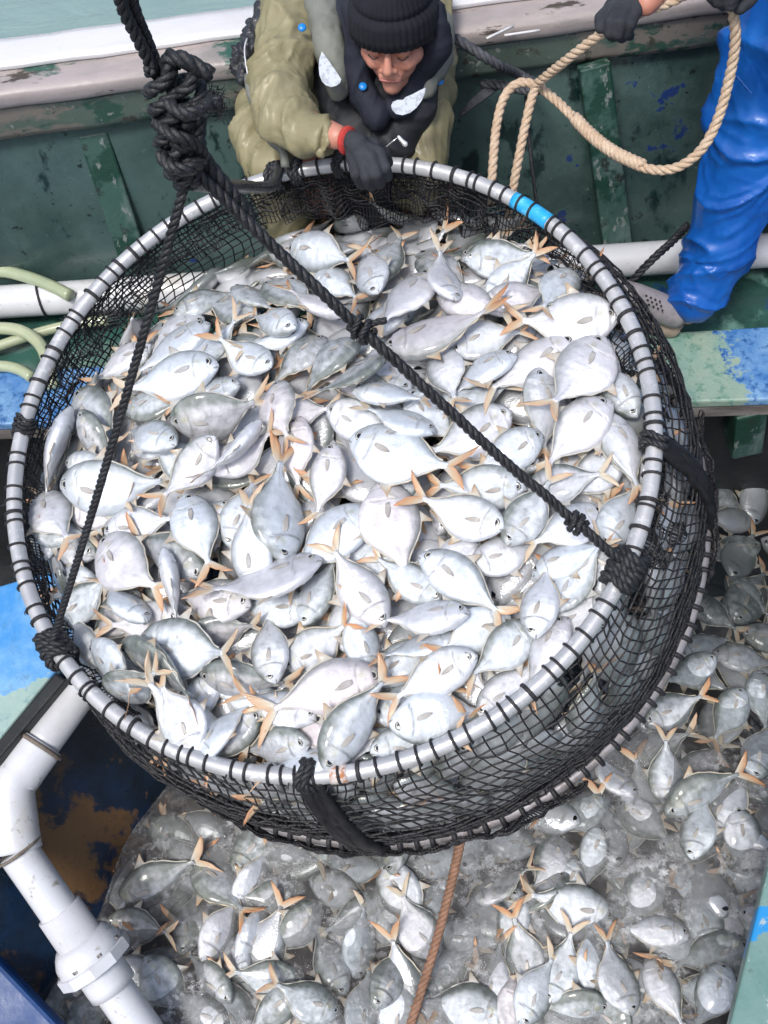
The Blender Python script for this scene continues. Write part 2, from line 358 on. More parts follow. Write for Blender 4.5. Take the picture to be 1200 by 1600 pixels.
# board material changes paint along x
m, nt, b = base_mat('board_paints', .35, 0, .5, .3)
tc = N(nt, 'ShaderNodeTexCoord'); sx = N(nt, 'ShaderNodeSeparateXYZ'); nt.links.new(tc.outputs['Object'], sx.inputs[0])
fa, ha = noise_fac(nt, 6, 8, .7, .4, .62); fb, hb = noise_fac(nt, 26, 8, .75, .5, .62); fc, _ = noise_fac(nt, 3, 6, .6, .4, .6)
bl = mix(nt, fa, (.04,.16,.42), (.18,.34,.55)); bl = mix(nt, fb, bl, (.015,.09,.28))
gr = mix(nt, fa, (.20,.33,.28), (.38,.43,.33)); gr = mix(nt, fb, gr, (.09,.22,.16)); gr = mix(nt, math_(nt, 'MULTIPLY', fc, .4), gr, (.12,.26,.22))
e = math_(nt, 'ADD', sx.outputs[0], math_(nt, 'MULTIPLY', math_(nt, 'SUBTRACT', hb, .5), .42))
k = math_(nt, 'MAXIMUM', math_(nt, 'GREATER_THAN', e, 1.03), math_(nt, 'LESS_THAN', e, -.52))
c = mix(nt, k, gr, bl); nt.links.new(c, b.inputs['Base Color']); bump(nt, b, hb, .6, .006); M['board'] = m
def board(name, label, poly, thick, mat, edge=None, cat='board'):
    vs, fs = slab(poly, thick); o = link(name, bevelled(name, vs, fs, .006, 2), mat, smooth=False); tag(o, label, cat); return o
up3 = Vector((0, 0, .006))
board('hatch_board', 'long board, green in the middle and blue at both ends, edging the hold', [on(*near, XL)+up3, on(*near, XR)+up3, on(*far, XR)+up3, on(*far, XL)+up3], .03, M['board'])
# timber beam under the board's edge
a0, b0 = on(*near, XL), on(*near, XR)
vs, fs = box_between(a0+Vector((0, .03, -.052)), b0+Vector((0, .03, -.052)), (0, 0, 1), .05, .05)
tag(link('hatch_beam', bevelled('hatch_beam', vs, fs, .006), M['timber'], smooth=False), 'weathered grey timber beam under the near edge of the long painted board', 'beam')
# hold: back wall, right wall, floor
def quad(name, p, mat, kind='structure', sub=0):
    return tag(link(name, mesh(name, p, [(0,1,2,3)]), mat, smooth=False), kind=kind)
bk = lambda x, z: Vector((on(*near, x).x, on(*near, x).y+.10, z))
quad('hold_wall', [bk(XL, ZD-.03), bk(XR, ZD-.03), bk(XR, -1.6), bk(XL, -1.6)], M['dark'])
quad('hold_wall', [Vector((2.3, -1.2, ZD)), Vector((2.3, 2.2, ZD)), Vector((2.3, 2.2, -1.6)), Vector((2.3, -1.2, -1.6))], M['dark'])
quad('hold_wall', [Vector((-3.2, -1.2, ZD-.02)), Vector((2.3, -1.2, ZD-.02)), Vector((2.3, -1.2, -1.6)), Vector((-3.2, -1.2, -1.6))], M['dark'])
quad('hold_floor', [Vector((-3.2, -1.2, -1.35)), Vector((2.3, -1.2, -1.35)), Vector((2.3, 2.3, -1.35)), Vector((-3.2, 2.3, -1.35))], M['dark'])
# bracket under the beam at the right
p = bk(1.06, -.47); vs, fs = box_between(p+Vector((0,-.05,.05)), p+Vector((.03,-.05,-.16)), (0,1,0), .09, .10)
tag(link('timber_bracket', bevelled('timber_bracket', vs, fs, .008), M['rib'], smooth=False), 'short green timber bracket in the dark under the hatch beam', 'bracket')
# left wall of the hold, blue paint worn to brown, and the painted slab on top of it
LT = [atz(-330, 1560, ZD-.03), atz(0, 1170, ZD-.03), atz(92, 1058, ZD-.03), atz(330, 800, ZD-.03)]
LB = [atz(-110, 1800, ZW-.05), atz(150, 1480, ZW-.05), atz(250, 1270, ZW-.05), atz(470, 1000, ZW-.05)]
vs = []; fs = []; nu, nv = 30, 10
LTr = resample(LT, .01); LBr = resample(LB, .01)
for i in range(nu+1):
    a = LTr[int((len(LTr)-1)*i/nu)]; b2 = LBr[int((len(LBr)-1)*i/nu)]
    for j in range(nv+1):
        p = a.lerp(b2+(b2-a)*.35, j/nv); vs.append(p+Vector((1, .6, 0))*(.012*noise.noise(p*3)))
for i in range(nu):
    for j in range(nv): q = i*(nv+1)+j; fs.append((q, q+1, q+nv+2, q+nv+1))
o = link('hold_wall', mesh('hold_wall', vs, fs), M['holdwall']); tag(o, kind='structure')
m, nt, b = base_mat('slab_paints', .4, 0, .5, .25)
tc = N(nt, 'ShaderNodeTexCoord'); sx = N(nt, 'ShaderNodeSeparateXYZ'); nt.links.new(tc.outputs['Object'], sx.inputs[0])
fa, ha = noise_fac(nt, 5, 8, .7, .4, .62); fb, hb = noise_fac(nt, 22, 8, .75, .55, .68)
bl = mix(nt, fa, (.05,.26,.62), (.20,.42,.70)); gr = mix(nt, fa, (.24,.38,.36), (.34,.46,.42))
yb = atz(0, 1085, ZD).y; k = math_(nt, 'LESS_THAN', math_(nt, 'ADD', math_(nt, 'SUBTRACT', sx.outputs[1], math_(nt, 'MULTIPLY', sx.outputs[0], .25)), math_(nt, 'MULTIPLY', math_(nt, 'SUBTRACT', hb, .5), .12)), yb+.25)
c = mix(nt, k, bl, gr); c = mix(nt, math_(nt, 'MULTIPLY', fb, .6), c, (.10,.20,.25)); nt.links.new(c, b.inputs['Base Color']); bump(nt, b, hb, .4, .005); M['slab'] = m
board('cover_board', 'pale blue and green cover board beside the left sling knot',
      [atz(-700, 1500, ZD), atz(-330, 1545, ZD), atz(-3, 1157, ZD), atz(86, 1048, ZD), atz(150, 960, ZD), atz(75, 893, ZD), atz(0, 915, ZD), atz(-500, 1060, ZD)], .06, M['slab'])
# dark rim strip hanging under the cover board edge
vs, fs = box_between(atz(-330, 1570, ZD-.03), atz(100, 1062, ZD-.03), (0, 0, 1), .035, .05)
tag(link('rim_strip', bevelled('rim_strip', vs, fs, .006), M['dark'], smooth=False), 'black edge strip along the cover board beside the bent white pipe', 'edge strip')
# dark blue plank in the lower left corner
A, B = atz(-230, 1330, -.62), atz(110, 1690, -.80)
vs, fs = box_between(A, B, (-.5, .2, 1), .16, .05)
tag(link('blue_plank', bevelled('blue_plank', vs, fs, .012), M['bluewood'], smooth=False), 'dark blue plank standing against the hold wall beneath the white flange', 'plank')
# right slab
board('side_board', 'pale green side board with a bright blue paint stroke',
      [atz(1138, 1612, ZD), atz(1203, 1342, ZD), atz(1290, 1010, ZD), atz(1800, 1010, ZD), atz(1900, 1500, ZD), atz(1700, 2100, ZD), atz(1060, 1900, ZD)], .05, M['board_pale'])
# bulwark
bw = empty('bulwark', wbase(0), 'green painted bulwark of the boat with upright ribs and a worn wooden rail', 'bulwark')
nx, nz = 80, 10; vs = []; fs = []
for i in range(nx+1):
    x = XL+(XR-XL)*i/nx
    for j in range(nz+1):
        p = wbase(x).lerp(wtop(x), j/nz); p.z -= .06*(1-j/nz); vs.append(p+Vector((0, .008*noise.noise(p*3.), 0)))
for i in range(nx):
    for j in range(nz): q = i*(nz+1)+j; fs.append((q, q+nz+1, q+nz+2, q+1))
child('planking', mesh('planking', vs, fs), M['hull'], bw)
wn = (wtop(0)-wbase(0)).cross(Vector((1, -.04, 0))).normalized(); wn = wn if wn.y < 0 else -wn
for (tx, ty, bx, by) in ((148, 200, 212, 400), (925, 95, 962, 380)):
    a = wallpt(tx, ty); b2 = wallpt(bx, by); vs, fs = box_between(a+wn*.02, b2+wn*.02, wn, .085, .045)
    child('rib', bevelled('rib', vs, fs, .006), M['rib'], bw, False)
for x0 in (-1.95, 2.0):
    vs, fs = box_between(wtop(x0)+wn*.02, wbase(x0)+wn*.02, wn, .085, .045); child('rib', bevelled('rib', vs, fs, .006), M['rib'], bw, False)
def rail(y, z, w, t, name, mat, bev=.008, wav=.004):
    vs = []; fs = []; n_ = 90; prof = [(-w/2, -t/2), (w/2, -t/2), (w/2, t/2), (-w/2, t/2)]
    k = 5; pr = []
    for (x1, z1), (x2, z2) in zip(prof, prof[1:]+prof[:1]):
        for q in range(k): f = q/k; pr.append((x1+(x2-x1)*f, z1+(z2-z1)*f))
    pr = [(max(-w/2+0, min(w/2, x)), zz) for x, zz in pr]
    rr = []
    for x, zz in pr:
        dx = max(0, abs(x)-(w/2-bev)); dz = max(0, abs(zz)-(t/2-bev)); l = sqrt(dx*dx+dz*dz)
        if l > bev: x = (abs(x)-dx+dx*bev/l)*(1 if x > 0 else -1); zz = (abs(zz)-dz+dz*bev/l)*(1 if zz > 0 else -1)
        rr.append((x, zz))
    for i in range(n_+1):
        x = XL+(XR-XL)*i/n_; p = wtop(x)
        for a, c2 in rr:
            q = Vector((x, p.y+y+a, p.z+z+c2)); vs.append(q+Vector((0, noise.noise(q*9)*wav, noise.noise(q*7+Vector((3,3,3)))*wav)))
    K = len(rr)
    for i in range(n_):
        for q in range(K): fs.append((i*K+q, i*K+(q+1) % K, (i+1)*K+(q+1) % K, (i+1)*K+q))
    fs.append(tuple(range(K))); fs.append(tuple(n_*K+q for q in range(K-1, -1, -1)))
    me = mesh(name, vs, fs); fix_normals(me); return child(name, me, mat, bw)
rail(-.01, .045, .05, .095, 'lower_rail', M['raillow'])
rail(.035, .125, .17, .058, 'cap_rail', M['rail'], .02)
rail(.10, .163, .12, .016, 'rail_board', M['railtop'], .005)
# hull's outer side, seen only from elsewhere
vs = []; fs = []
for i in range(2):
    x = (XL, XR)[i]; vs += [wtop(x)+Vector((0, .10, .09)), wtop(x)+Vector((0, .02, -.7)), wtop(x)+Vector((0,-.1,-1.6))]
child('outer_planking', mesh('outer_planking', vs, [(0,3,4,1),(1,4,5,2)]), M['hull'], bw, False)
# two thin sticks lying on the rail
def railpt(px, py, z=.358): return atz(px, py, z)
for k_, (a, b2, lab) in enumerate((((760, 62), (802, 42), 'short pale splinter lying on the rail, the one nearer the knit cap'), ((788, 57), (843, 49), 'thin pale splinter lying on the rail, nearer the black glove on the rope'))):
    vs, fs = tube([railpt(*a)+Vector((0,0,.003)), railpt(*b2)+Vector((0,0,.003))], .0035, 6, .02); tag(link('splinter', mesh('splinter', vs, fs), M['railtop']), lab, 'stick')
# long white pipe along the bulwark, with its tie
pA, pB = atz(0, 472, -.298), atz(1190, 392, -.298); d = pB-pA
lp = empty('pvc_pipe', pA, 'long straight white plastic pipe lying along the foot of the bulwark', 'pipe')
P0, P1 = pA-d*.9, pB+d*.9
child('pipe_wall', mesh('pipe_wall', *tube([P0.lerp(P1, i/60) for i in range(61)], .050, 24)), M['pvc'], lp)
c0 = pA+d*(68/1190); dn = d.normalized(); u = Vector((0, 0, 1)); v = dn.cross(u)
child('tie', mesh('tie', *tube([c0+(u*cos(t)+v*sin(t))*.0535+dn*(.012*sin(t)) for t in np.linspace(0, 2*pi, 30)], .0035, 6)), M['cord'], lp)
# hoses
for k_, (pts, r, lab) in enumerate((
    ([(-60, 428), (0, 424), (40, 432), (78, 446), (110, 462)], .019, 'pale green hose showing just above the long white pipe'),
    ([(-60, 516), (0, 513), (35, 518), (62, 538), (76, 570), (80, 600)], .019, 'pale green hose bending down towards the blue end of the hatch board'),
    ([(-60, 560), (0, 540), (60, 520), (110, 508), (170, 500)], .016, 'thin ribbed grey-green hose under the long white pipe'),
    ([(-60, 572), (0, 572), (28, 577), (50, 590)], .017, 'short pale green hose end resting on the deck by the blue paint'))):
    zz = (-.24, -.31, -.34, -.33)[k_]
    pp = [atz(x, y, zz) for x, y in pts]
    if k_ == 1: pp[-1].z -= .02
    vs, fs = tube(pp, r, 14, .01); tag(link('hose', mesh('hose', vs, fs), M['hose']), lab, 'hose', 'hoses at the left by the white pipe')
# bent white pipe at the lower left
bp = empty('bent_pipe', atz(30, 1230, -.45), 'white plastic pipe with an elbow and a bolted flange going down into the fish water', 'pipe')
zA = -.43
K0, K1, K2 = atz(175, 1010, zA), atz(62, 1165, zA), atz(14, 1232, zA-.01)
K3, K4 = atz(28, 1330, -.50), atz(108, 1445, -.62); K5, K6 = atz(145, 1535, -.74), atz(225, 1640, -.93)
R1 = .0475
vs, fs = tube([K0, K1], R1, 32, .02); child('upper_pipe', mesh('upper_pipe', vs, fs), M['pvc'], bp)
el = resample([K1, K1.lerp(K2, .6)+Vector((0,0,0)), K2+Vector((.005, 0, .0)), K3.lerp(K2, .45), K3], .01)
def sock(t): return R1+.009-(.0 if .02 < t < .98 else .002)
elb = child('elbow', mesh('elbow', *tube(el, lambda t: R1+.010, 32)), M['pvc'], bp)
def ring(c, d, R, r, seg=40):
    d = d.normalized(); u = d.orthogonal().normalized(); v = d.cross(u)
    return tube([c+(u*cos(t)+v*sin(t))*R for t in np.linspace(0, 2*pi, seg)], r, 8, cap=False)
for c_, d_, mt, rr in ((K1, K2-K1, 'wood_cord', .006), (K3, K4-K3, 'wood_cord', .004)):
    vs, fs = ring(c_, d_, R1+.011, rr); child('joint_ring', mesh('joint_ring', vs, fs), M[mt], bp)
vs, fs = ring(K1-(K2-K1).normalized()*.004, K2-K1, R1+.006, .006); child('socket_lip', mesh('socket_lip', vs, fs), M['pvc'], bp)
ax = (K4-K3).normalized()
vs, fs = tube([K3, K4+ax*.02], R1, 32, .02); child('middle_pipe', mesh('middle_pipe', vs, fs), M['pvc'], bp)
def lathe(c, d, prof, seg=40, oct_from=None):
    d = d.normalized(); u = d.orthogonal().normalized(); v = d.cross(u); vs = []; fs = []
    for i, (h, r, sides) in enumerate(prof):
        for k in range(seg):
            a = 2*pi*k/seg; rr = r
            if sides: s = pi/sides; rr = r*cos(s)/cos((a % (2*s))-s)*.5+r*cos(s)/cos((a % (2*s))-s)*.5
            vs.append(c+d*h+(u*cos(a)+v*sin(a))*rr)
    for i in range(len(prof)-1):
        for k in range(seg): fs.append((i*seg+k, i*seg+(k+1) % seg, (i+1)*seg+(k+1) % seg, (i+1)*seg+k))
    fs.append(tuple(range(seg-1, -1, -1))); fs.append(tuple((len(prof)-1)*seg+k for k in range(seg))); return vs, fs
me = mesh('socket', *lathe(K4-ax*.045, ax, [(0, R1+.002, 0), (.001, R1+.008, 0), (.085, R1+.009, 0), (.086, R1+.016, 0), (.098, R1+.026, 0), (.118, R1+.036, 0), (.138, R1+.040, 0), (.142, R1+.036, 0)], 48)); fix_normals(me); child('socket', me, M['pvc'], bp)
fc = K4+ax*.092
me = mesh('flange', *lathe(fc, ax, [(0, R1+.043, 10), (.003, R1+.049, 10), (.030, R1+.049, 10), (.033, R1+.043, 10)], 80)); fix_normals(me); child('flange', me, M['pvc'], bp, False)
u = ax.orthogonal().normalized(); v = ax.cross(u)
for k in range(8):
    a = 2*pi*(k+.3)/8; c_ = fc+(u*cos(a)+v*sin(a))*(R1+.034)-ax*.004
    me = mesh('bolt', *lathe(c_-ax*.006, ax, [(0, .004, 0), (.0, .0085, 6), (.007, .0085, 6)], 12)); fix_normals(me); child('bolt', me, M['bolt'], bp, False)
vs, fs = tube([fc+ax*.02, fc+ax*.10], R1+.012, 32, .02); child('lower_socket', mesh('lower_socket', vs, fs), M['pvc'], bp)
vs, fs = tube([fc+ax*.08, fc+ax*.42], R1, 32, .02); child('lower_pipe', mesh('lower_pipe', vs, fs), M['pvc'], bp)

# ------------------------------------------------------------------ hoop net
RC = Vector((-.125, 1.414, .170)); RN = Vector((-.157, -.185, .970)).normalized(); RR = .72
RA = Vector((0, 1, 0)).cross(RN).normalized(); RB = RN.cross(RA)
def rim(th, R=RR, h=0.): return RC+RA*(cos(th)*R)+RB*(sin(th)*R)+RN*h
BC_ = None
_h = -.36; _d = at(592, 806, 1)-CAM; BC_ = CAM+_d*((RC+RN*_h-CAM).dot(RN)/_d.dot(RN)); BR = .775
def low(th, R=BR, h=0.): return BC_+RA*(cos(th)*R)+RB*(sin(th)*R)+RN*h
HR = .0175
hn = empty('hoop_net', RC, 'big round black landing net on a grey metal hoop, heaped with silver fish', 'net')
nt_ = 160
hoop = child('hoop', mesh('hoop', *tube([rim(2*pi*i/nt_) for i in range(nt_+1)], HR, 20, cap=False)), M['alu'], hn)
def ang(px, py):
    d = at(px, py, 1)-CAM; p = CAM+d*((RC-CAM).dot(RN)/d.dot(RN)); return atan2((p-RC).dot(RB), (p-RC).dot(RA))
# lashing: one continuous cord, turn after turn round the hoop
pts = []; nw = 118; th = 0
for i in range(nw):
    th = 2*pi*(i+.40*random.uniform(-1, 1))/nw; r_ = HR+.0028
    tilt = random.uniform(-.10, .10); dth = .004
    turns = 2 if random.random() < .12 else 1
    for k in range(12*turns+1):
        a = 2*pi*k/12 - pi/2; t2 = th+dth*k/12+tilt*.02*cos(a)
        e = rim(t2)-RC; e.normalize(); pts.append(rim(t2)+(-e*cos(a+pi/2)*-1*r_)*1+RN*(sin(a+pi/2)*r_) if False else rim(t2)+(-e*cos(a)+RN*sin(a))*r_)
lash = [tube(pts, .0031, 6)]
for i in range(46):
    th = random.uniform(0, 2*pi); e = (RA*cos(th)+RB*sin(th)); p = rim(th)+e*HR+RN*random.uniform(-.01, .012); d = Vector(noise.noise_vector(p*77))*.02
    lash.append(tube([p-e*.004, p+e*.008+d*.4, p+e*.012+d], lambda t: .0016*(1-.5*t), 5))
child_of_mesh('lashing', mesh('lashing', *merge(lash)), M['cord'], hoop, hn)
t1, t2 = ang(803, 312), ang(856, 350)
child_of_mesh('tape', mesh('tape', *tube([rim(t1+(t2-t1)*i/8) for i in range(9)], HR+.0012, 20)), M['tape'], hoop, hn)
t1, t2 = ang(518, 1224), ang(545, 1222)
child_of_mesh('joint_sleeve', mesh('joint_sleeve', *tube([rim(t1+(t2-t1)*i/4) for i in range(5)], HR+.0015, 20)), M['rust'], hoop, hn)
# net side and sagging bottom
def netp(th, s):
    if s <= 1:
        p = rim(th).lerp(low(th), s); b2 = sin(pi*s)*.035
        e = (RA*cos(th)+RB*sin(th)); n1 = noise.noise(Vector((cos(th)*2.2, sin(th)*2.2, s*1.6)))*.03*sin(pi*s)
        return p+e*(b2+n1)
    q = s-1; R = BR*(1-q); sag = -.13*sin(q*pi/2); return low(th, R, sag+.01*noise.noise(Vector((cos(th)*3*R, sin(th)*3*R, 5))))
NU, NV, NB = 196, 17, 22
vs = []; fs = []
jit = rng.normal(0, .0019, (NU*(NV+NB+1), 3))
for j in range(NV+NB+1):
    s = j/NV if j <= NV else 1+(j-NV)/NB*.96
    for i in range(NU):
        tw = .10*noise.noise(Vector((cos(2*pi*i/NU)*1.5, sin(2*pi*i/NU)*1.5, s*2)))+s*.10
        bunch = .014*sin(i*2*pi/NU*9+s*2)*min(1, s*3)
        th = 2*pi*i/NU+tw+bunch; k = j*NU+i; vs.append(netp(th, s)+Vector(jit[k])*(1 if 0 < j else 0))
for j in range(NV+NB):
    for i in range(NU): fs.append((j*NU+i, j*NU+(i+1) % NU, (j+1)*NU+(i+1) % NU, (j+1)*NU+i))
nb = child('netting', mesh('netting', vs, fs), M['net'], hn, False)
w = nb.modifiers.new('w', 'WIREFRAME'); w.thickness = .0052; w.use_replace = True; w.use_even_offset = False
# gathered inner apron of finer net just under the hoop
def apron(name, th0, th1, depth, n1, n2, amp, inset, seed):
    vs = []; fs = []
    for j in range(n2+1):
        s = j/n2
        for i in range(n1+1):
            th = th0+(th1-th0)*i/n1; fold = noise.noise(Vector((th*14+seed, s*2.5, seed)))*amp*min(1, s*3)
            dd = depth*(.75+.5*noise.noise(Vector((th*3, seed, 0))))
            p = rim(th, RR-inset*s-fold, -s*dd); p += Vector(noise.noise_vector(p*30))*.008*s; vs.append(p)
    for j in range(n2):
        for i in range(n1): q = j*(n1+1)+i; fs.append((q, q+1, q+n1+2, q+n1+1))
    o = child(name, mesh(name, vs, fs), M['net'], hn, False); w = o.modifiers.new('w', 'WIREFRAME'); w.thickness = .004; w.use_replace = True; w.use_even_offset = False
apron('net_fold', ang(1000, 560), ang(30, 700)+0*pi, .15, 190, 9, .035, .03, 1)
apron('net_fold', ang(760, 292), ang(420, 285), .22, 60, 14, .05, .05, 9)
apron('net_fold', ang(30, 700), ang(200, 1110)+2*pi, .10, 90, 7, .03, .02, 17)
apron('net_fold', ang(960, 880)-0, ang(1025, 600), .30, 60, 14, .05, -.05, 23)
# lower hoop with its lashing
lh = child('lower_hoop', mesh('lower_hoop', *tube([low(2*pi*i/nt_) for i in range(nt_+1)], .014, 14, cap=False)), M['oldalu'], hn)
pts = []
for i in range(120):
    th = 2*pi*i/120+random.uniform(-.008, .008)
    for k in range(11):
        a = 2*pi*k/10; t2 = th+.006*k/10; e = (RA*cos(t2)+RB*sin(t2)); pts.append(low(t2)+(-e*cos(a)+RN*sin(a))*.0185)
child_of_mesh('lower_lashing', mesh('lower_lashing', *tube(pts, .0062, 5)), M['cord'], lh, hn)
def low_fold(th0, th1, n1, seed, hh=.075):
    vs = []; fs = []; n2 = 8
    for j in range(n2+1):
        for i in range(n1+1):
            th = th0+(th1-th0)*i/n1; s = j/n2; b_ = noise.noise(Vector((th*9, seed, s*3)))
            p = low(th+.02*b_, BR+.022+.016*b_, hh*(s-.62)*(.8+.5*b_)); vs.append(p+Vector(noise.noise_vector(p*40))*.008)
    for j in range(n2):
        for i in range(n1): q = j*(n1+1)+i; fs.append((q, q+1, q+n1+2, q+n1+1))
    o = child('net_fold', mesh('net_fold', vs, fs), M['net'], hn, False); w = o.modifiers.new('w', 'WIREFRAME'); w.thickness = .0052; w.use_replace = True; w.use_even_offset = False
low_fold(ang(140, 1130), ang(820, 1110)+2*pi*(ang(820, 1110) < ang(140, 1130)), 150, 4)
low_fold(ang(1015, 700)-.15, ang(1015, 700)+.35, 40, 8)
# knotted wraps where the slings and side straps meet the hoop
def wrap(px, py, n, R, spread, name='hoop_knot', mat='blackrope', rad=None):
    t0 = ang(px, py); pts = []
    for i in range(n*14+1):
        a = 2*pi*i/14; t2 = t0+spread*(i/(n*14)-.5)+.012*sin(i*.9); e = (RA*cos(t2)+RB*sin(t2)); r_ = HR+R*.9+.003*sin(i*1.7)
        pts.append(rim(t2)+(-e*cos(a)+RN*sin(a))*r_)
    return rope(name, pts, R, M[mat], hn, hn)
wrap(85, 1015, 4, .010, .085); wrap(962, 885, 5, .011, .10); wrap(482, 1225, 2, .010, .035); wrap(1016, 690, 2, .008, .045); wrap(34, 668, 4, .004, .06)
wrap(428, 277, 3, .009, .04); wrap(462, 268, 2, .008, .03); wrap(530, 262, 2, .007, .025)
# black straps down the net's outside
def strap(px, py, wd_, name='net_strap'):
    t0 = ang(px, py); pts = [netp(t0, s)+(RA*cos(t0)+RB*sin(t0))*.012 for s in np.linspace(.0, 1.0, 12)]
    vs = []; fs = []; nn = len(pts)
    for j in range(5):
        q = [netp(t0+(j-2)*wd_/4+.012*noise.noise(Vector((j, s*6, 0))), s)+(RA*cos(t0)+RB*sin(t0))*(.010+.006*noise.noise(Vector((j*3.3, s*9, 1)))) for s in np.linspace(.0, 1.0, 12)]
        vs.append(tube(q, .011, 6, .01))
    child(name, mesh(name, *merge(vs)), M['net'], hn)
strap(484, 1228, .05); strap(1020, 690, .045)

# ------------------------------------------------------------------ fish
XS = [0, .02, .06, .12, .2, .3, .4, .5, .6, .7, .78, .86, .92, 1.0]
HU = [.010, .070, .128, .182, .232, .266, .278, .270, .240, .180, .120, .064, .038, .032]
HL = [.010, .045, .090, .145, .208, .258, .278, .278, .250, .186, .118, .060, .036, .032]
WW = [.006, .030, .050, .072, .090, .102, .104, .096, .080, .060, .043, .026, .017, .012]
def prof(tab, s): return float(np.interp(s, XS, tab))
def make_fish(idx, dep, bend, arch, thick, ns=52, nr=28, lo=False):
    """nose at +x .5, tail root at -x .5, back +z; unit length. returns the body with its fins and eyes as children"""
    def bendf(p):
        x, y, z = p; k = x-.05
        y2 = y+bend*(k*k)*(1 if k < 0 else .45); z2 = z+arch*k*k
        return (x, y2, z2)
    vs = []; fs = []; pig = []
    for i in range(ns+1):
        s = (i/ns)**1.25 if i < ns else 1
        hu, hl, w = prof(HU, s)*dep, prof(HL, s)*dep, prof(WW, s)*thick
        for k in range(nr):
            a = 2*pi*k/nr; cz, cy = sin(a), cos(a)
            z = cz*(hu if cz > 0 else hl); y = w*(abs(cy)**.92)*(1 if cy > 0 else -1)
            x = .5-s
            # gill cover relief
            gx, gz = s-.09, z+.0; g = sqrt(gx*gx*1.0+(gz*.62)**2)
            line = max(0, 1-abs(g-.165)/.016) if (s > .16 and abs(z) < .16) else 0
            y += (1 if cy > 0 else -1)*(.009*(1 if g < .165 and s > .1 else 0))*min(1, abs(cy)*2)
            zr = z/max(hu, .02)
            back = min(1, max(0, (zr-.35)/.6)) if z > 0 else 0
            back = max(back, .55*max(0, 1-s/.10)*(.5+.5*zr))
            mouth = 1. if (s < .05 and abs(z+.018+s*.25) < .010) else 0
            ll = max(0, 1-abs(z-(.075 if s < .45 else .075*max(0, 1-(s-.45)/.3)))/.006)*.35 if s > .25 else 0
            pect = 0
            thr = max(0, 1-sqrt(((s-.20)/.07)**2+((z-.055)/.05)**2))
            vs.append(bendf((x, y, z))); pig.append((back, max(line*.9, mouth, ll), thr, 1))
    for i in range(ns):
        for k in range(nr): fs.append((i*nr+k, i*nr+(k+1) % nr, (i+1)*nr+(k+1) % nr, (i+1)*nr+k))
    fs.append(tuple(range(nr-1, -1, -1))); fs.append(tuple(ns*nr+k for k in range(nr)))
    me = mesh('fish', vs, fs); fix_normals(me)
    a = me.color_attributes.new('pig', 'FLOAT_COLOR', 'POINT'); a.data.foreach_set('color', np.array(pig, dtype=np.float32).ravel())
    body = link('fish', me, M['fish'])
    def shell(name, rows, mat, th=.0035, pigf=None):
        """rows: grid of points (lists of equal length); closed thin fin, thinner to its edge"""
        n, m_ = len(rows), len(rows[0]); vs = []; fs = []; pg = []
        for side in (1, -1):
            for i in range(n):
                for j in range(m_):
                    p = Vector(rows[i][j]); e = (1-.75*i/(n-1))*th*side; vs.append(bendf((p.x, p.y+e, p.z))); pg.append((*pigf(i/(n-1), j/(m_-1)), 1))
        o = n*m_
        for i in range(n-1):
            for j in range(m_-1):
                q = i*m_+j; fs.append((q, q+1, q+m_+1, q+m_)); fs.append((o+q, o+q+m_, o+q+m_+1, o+q+1))
        ed = [(0, j) for j in range(m_)]+[(i, m_-1) for i in range(1, n)]+[(n-1, j) for j in range(m_-2, -1, -1)]+[(i, 0) for i in range(n-2, 0, -1)]
        ed = [i*m_+j for i, j in ed]
        for q, r in zip(ed, ed[1:]+ed[:1]): fs.append((q, r, o+r, o+q))
        me = mesh(name, vs, fs); fix_normals(me)
        a = me.color_attributes.new('pig', 'FLOAT_COLOR', 'POINT'); a.data.foreach_set('color', np.array(pg, dtype=np.float32).ravel())
        return link(name, me, mat, body)
    if lo: return body
    R_ = random.Random(idx*13+5)
    spread = R_.uniform(.9, 1.15); curl = R_.uniform(-.10, .10)
    rows = []
    for i in range(7):
        r = []
        for j in range(15):
            t = j/7-1; ln = (.050+.26*abs(t)**1.5)*(1-.0*abs(t)); u_ = i/6
            bx = -.47-.035*u_; z = t*.030; ang_ = t*.72*spread
            ln2 = ln*(1+.05*u_*sin(j*2.7+idx)*(abs(t) < .95)); r.append((bx-ln2*u_*cos(ang_)*.98, curl*t*u_*u_*.9+.006*u_*sin(j*1.3), z+ln2*u_*sin(ang_)+t*.02*u_*(1-u_)))
        rows.append(r)
    shell('tail_fin', rows, M['tail'], .006, lambda u_, v_: (u_**2, max(0, 1-u_*2.2), v_*2))
    for nm, sg, s0, s1 in (('dorsal_fin', 1, .40, .93), ('anal_fin', -1, .44, .93)):
        rows = []; tab = HU if sg > 0 else HL
        for i in range(4):
            r = []
            for j in range(19):
                t = j/18; s = s0+(s1-s0)*t; h = prof(tab, s)*dep
                fh = (.14*max(0, 1-abs(t-.06)/.16) if t > .06 else .14*t/.06)+.012; u_ = i/3
                if i == 0: h -= .01
                r.append((.5-s-u_*fh*.75, u_*.012*sin(t*20+idx), sg*(h+u_*fh*.85)))
            rows.append(r)
        shell(nm, rows, M['fin'], .004, lambda u_, v_: (u_*max(0, 1-v_*3), max(0, 1-u_*1.5)*.8, v_*4))
    for sg in (1, -1):
        rows = []
        for i in range(6):
            u_ = i/5; r = []
            for j in range(7):
                v_ = j/6*2-1; wd_ = .028*(sin(pi*min(1,u_*.8+.18)))**.8+.002
                x = .5-.285-u_*.165; y = sg*(prof(WW, .29)*thick+.004+u_*.022+.0*v_); z = .0+v_*wd_-.035*u_+.01
                r.append((x, y, z))
            rows.append(r)
        shell('pectoral_fin', rows, M['pec'], .0025, lambda u_, v_: (u_, .5*(1-u_), v_*2))
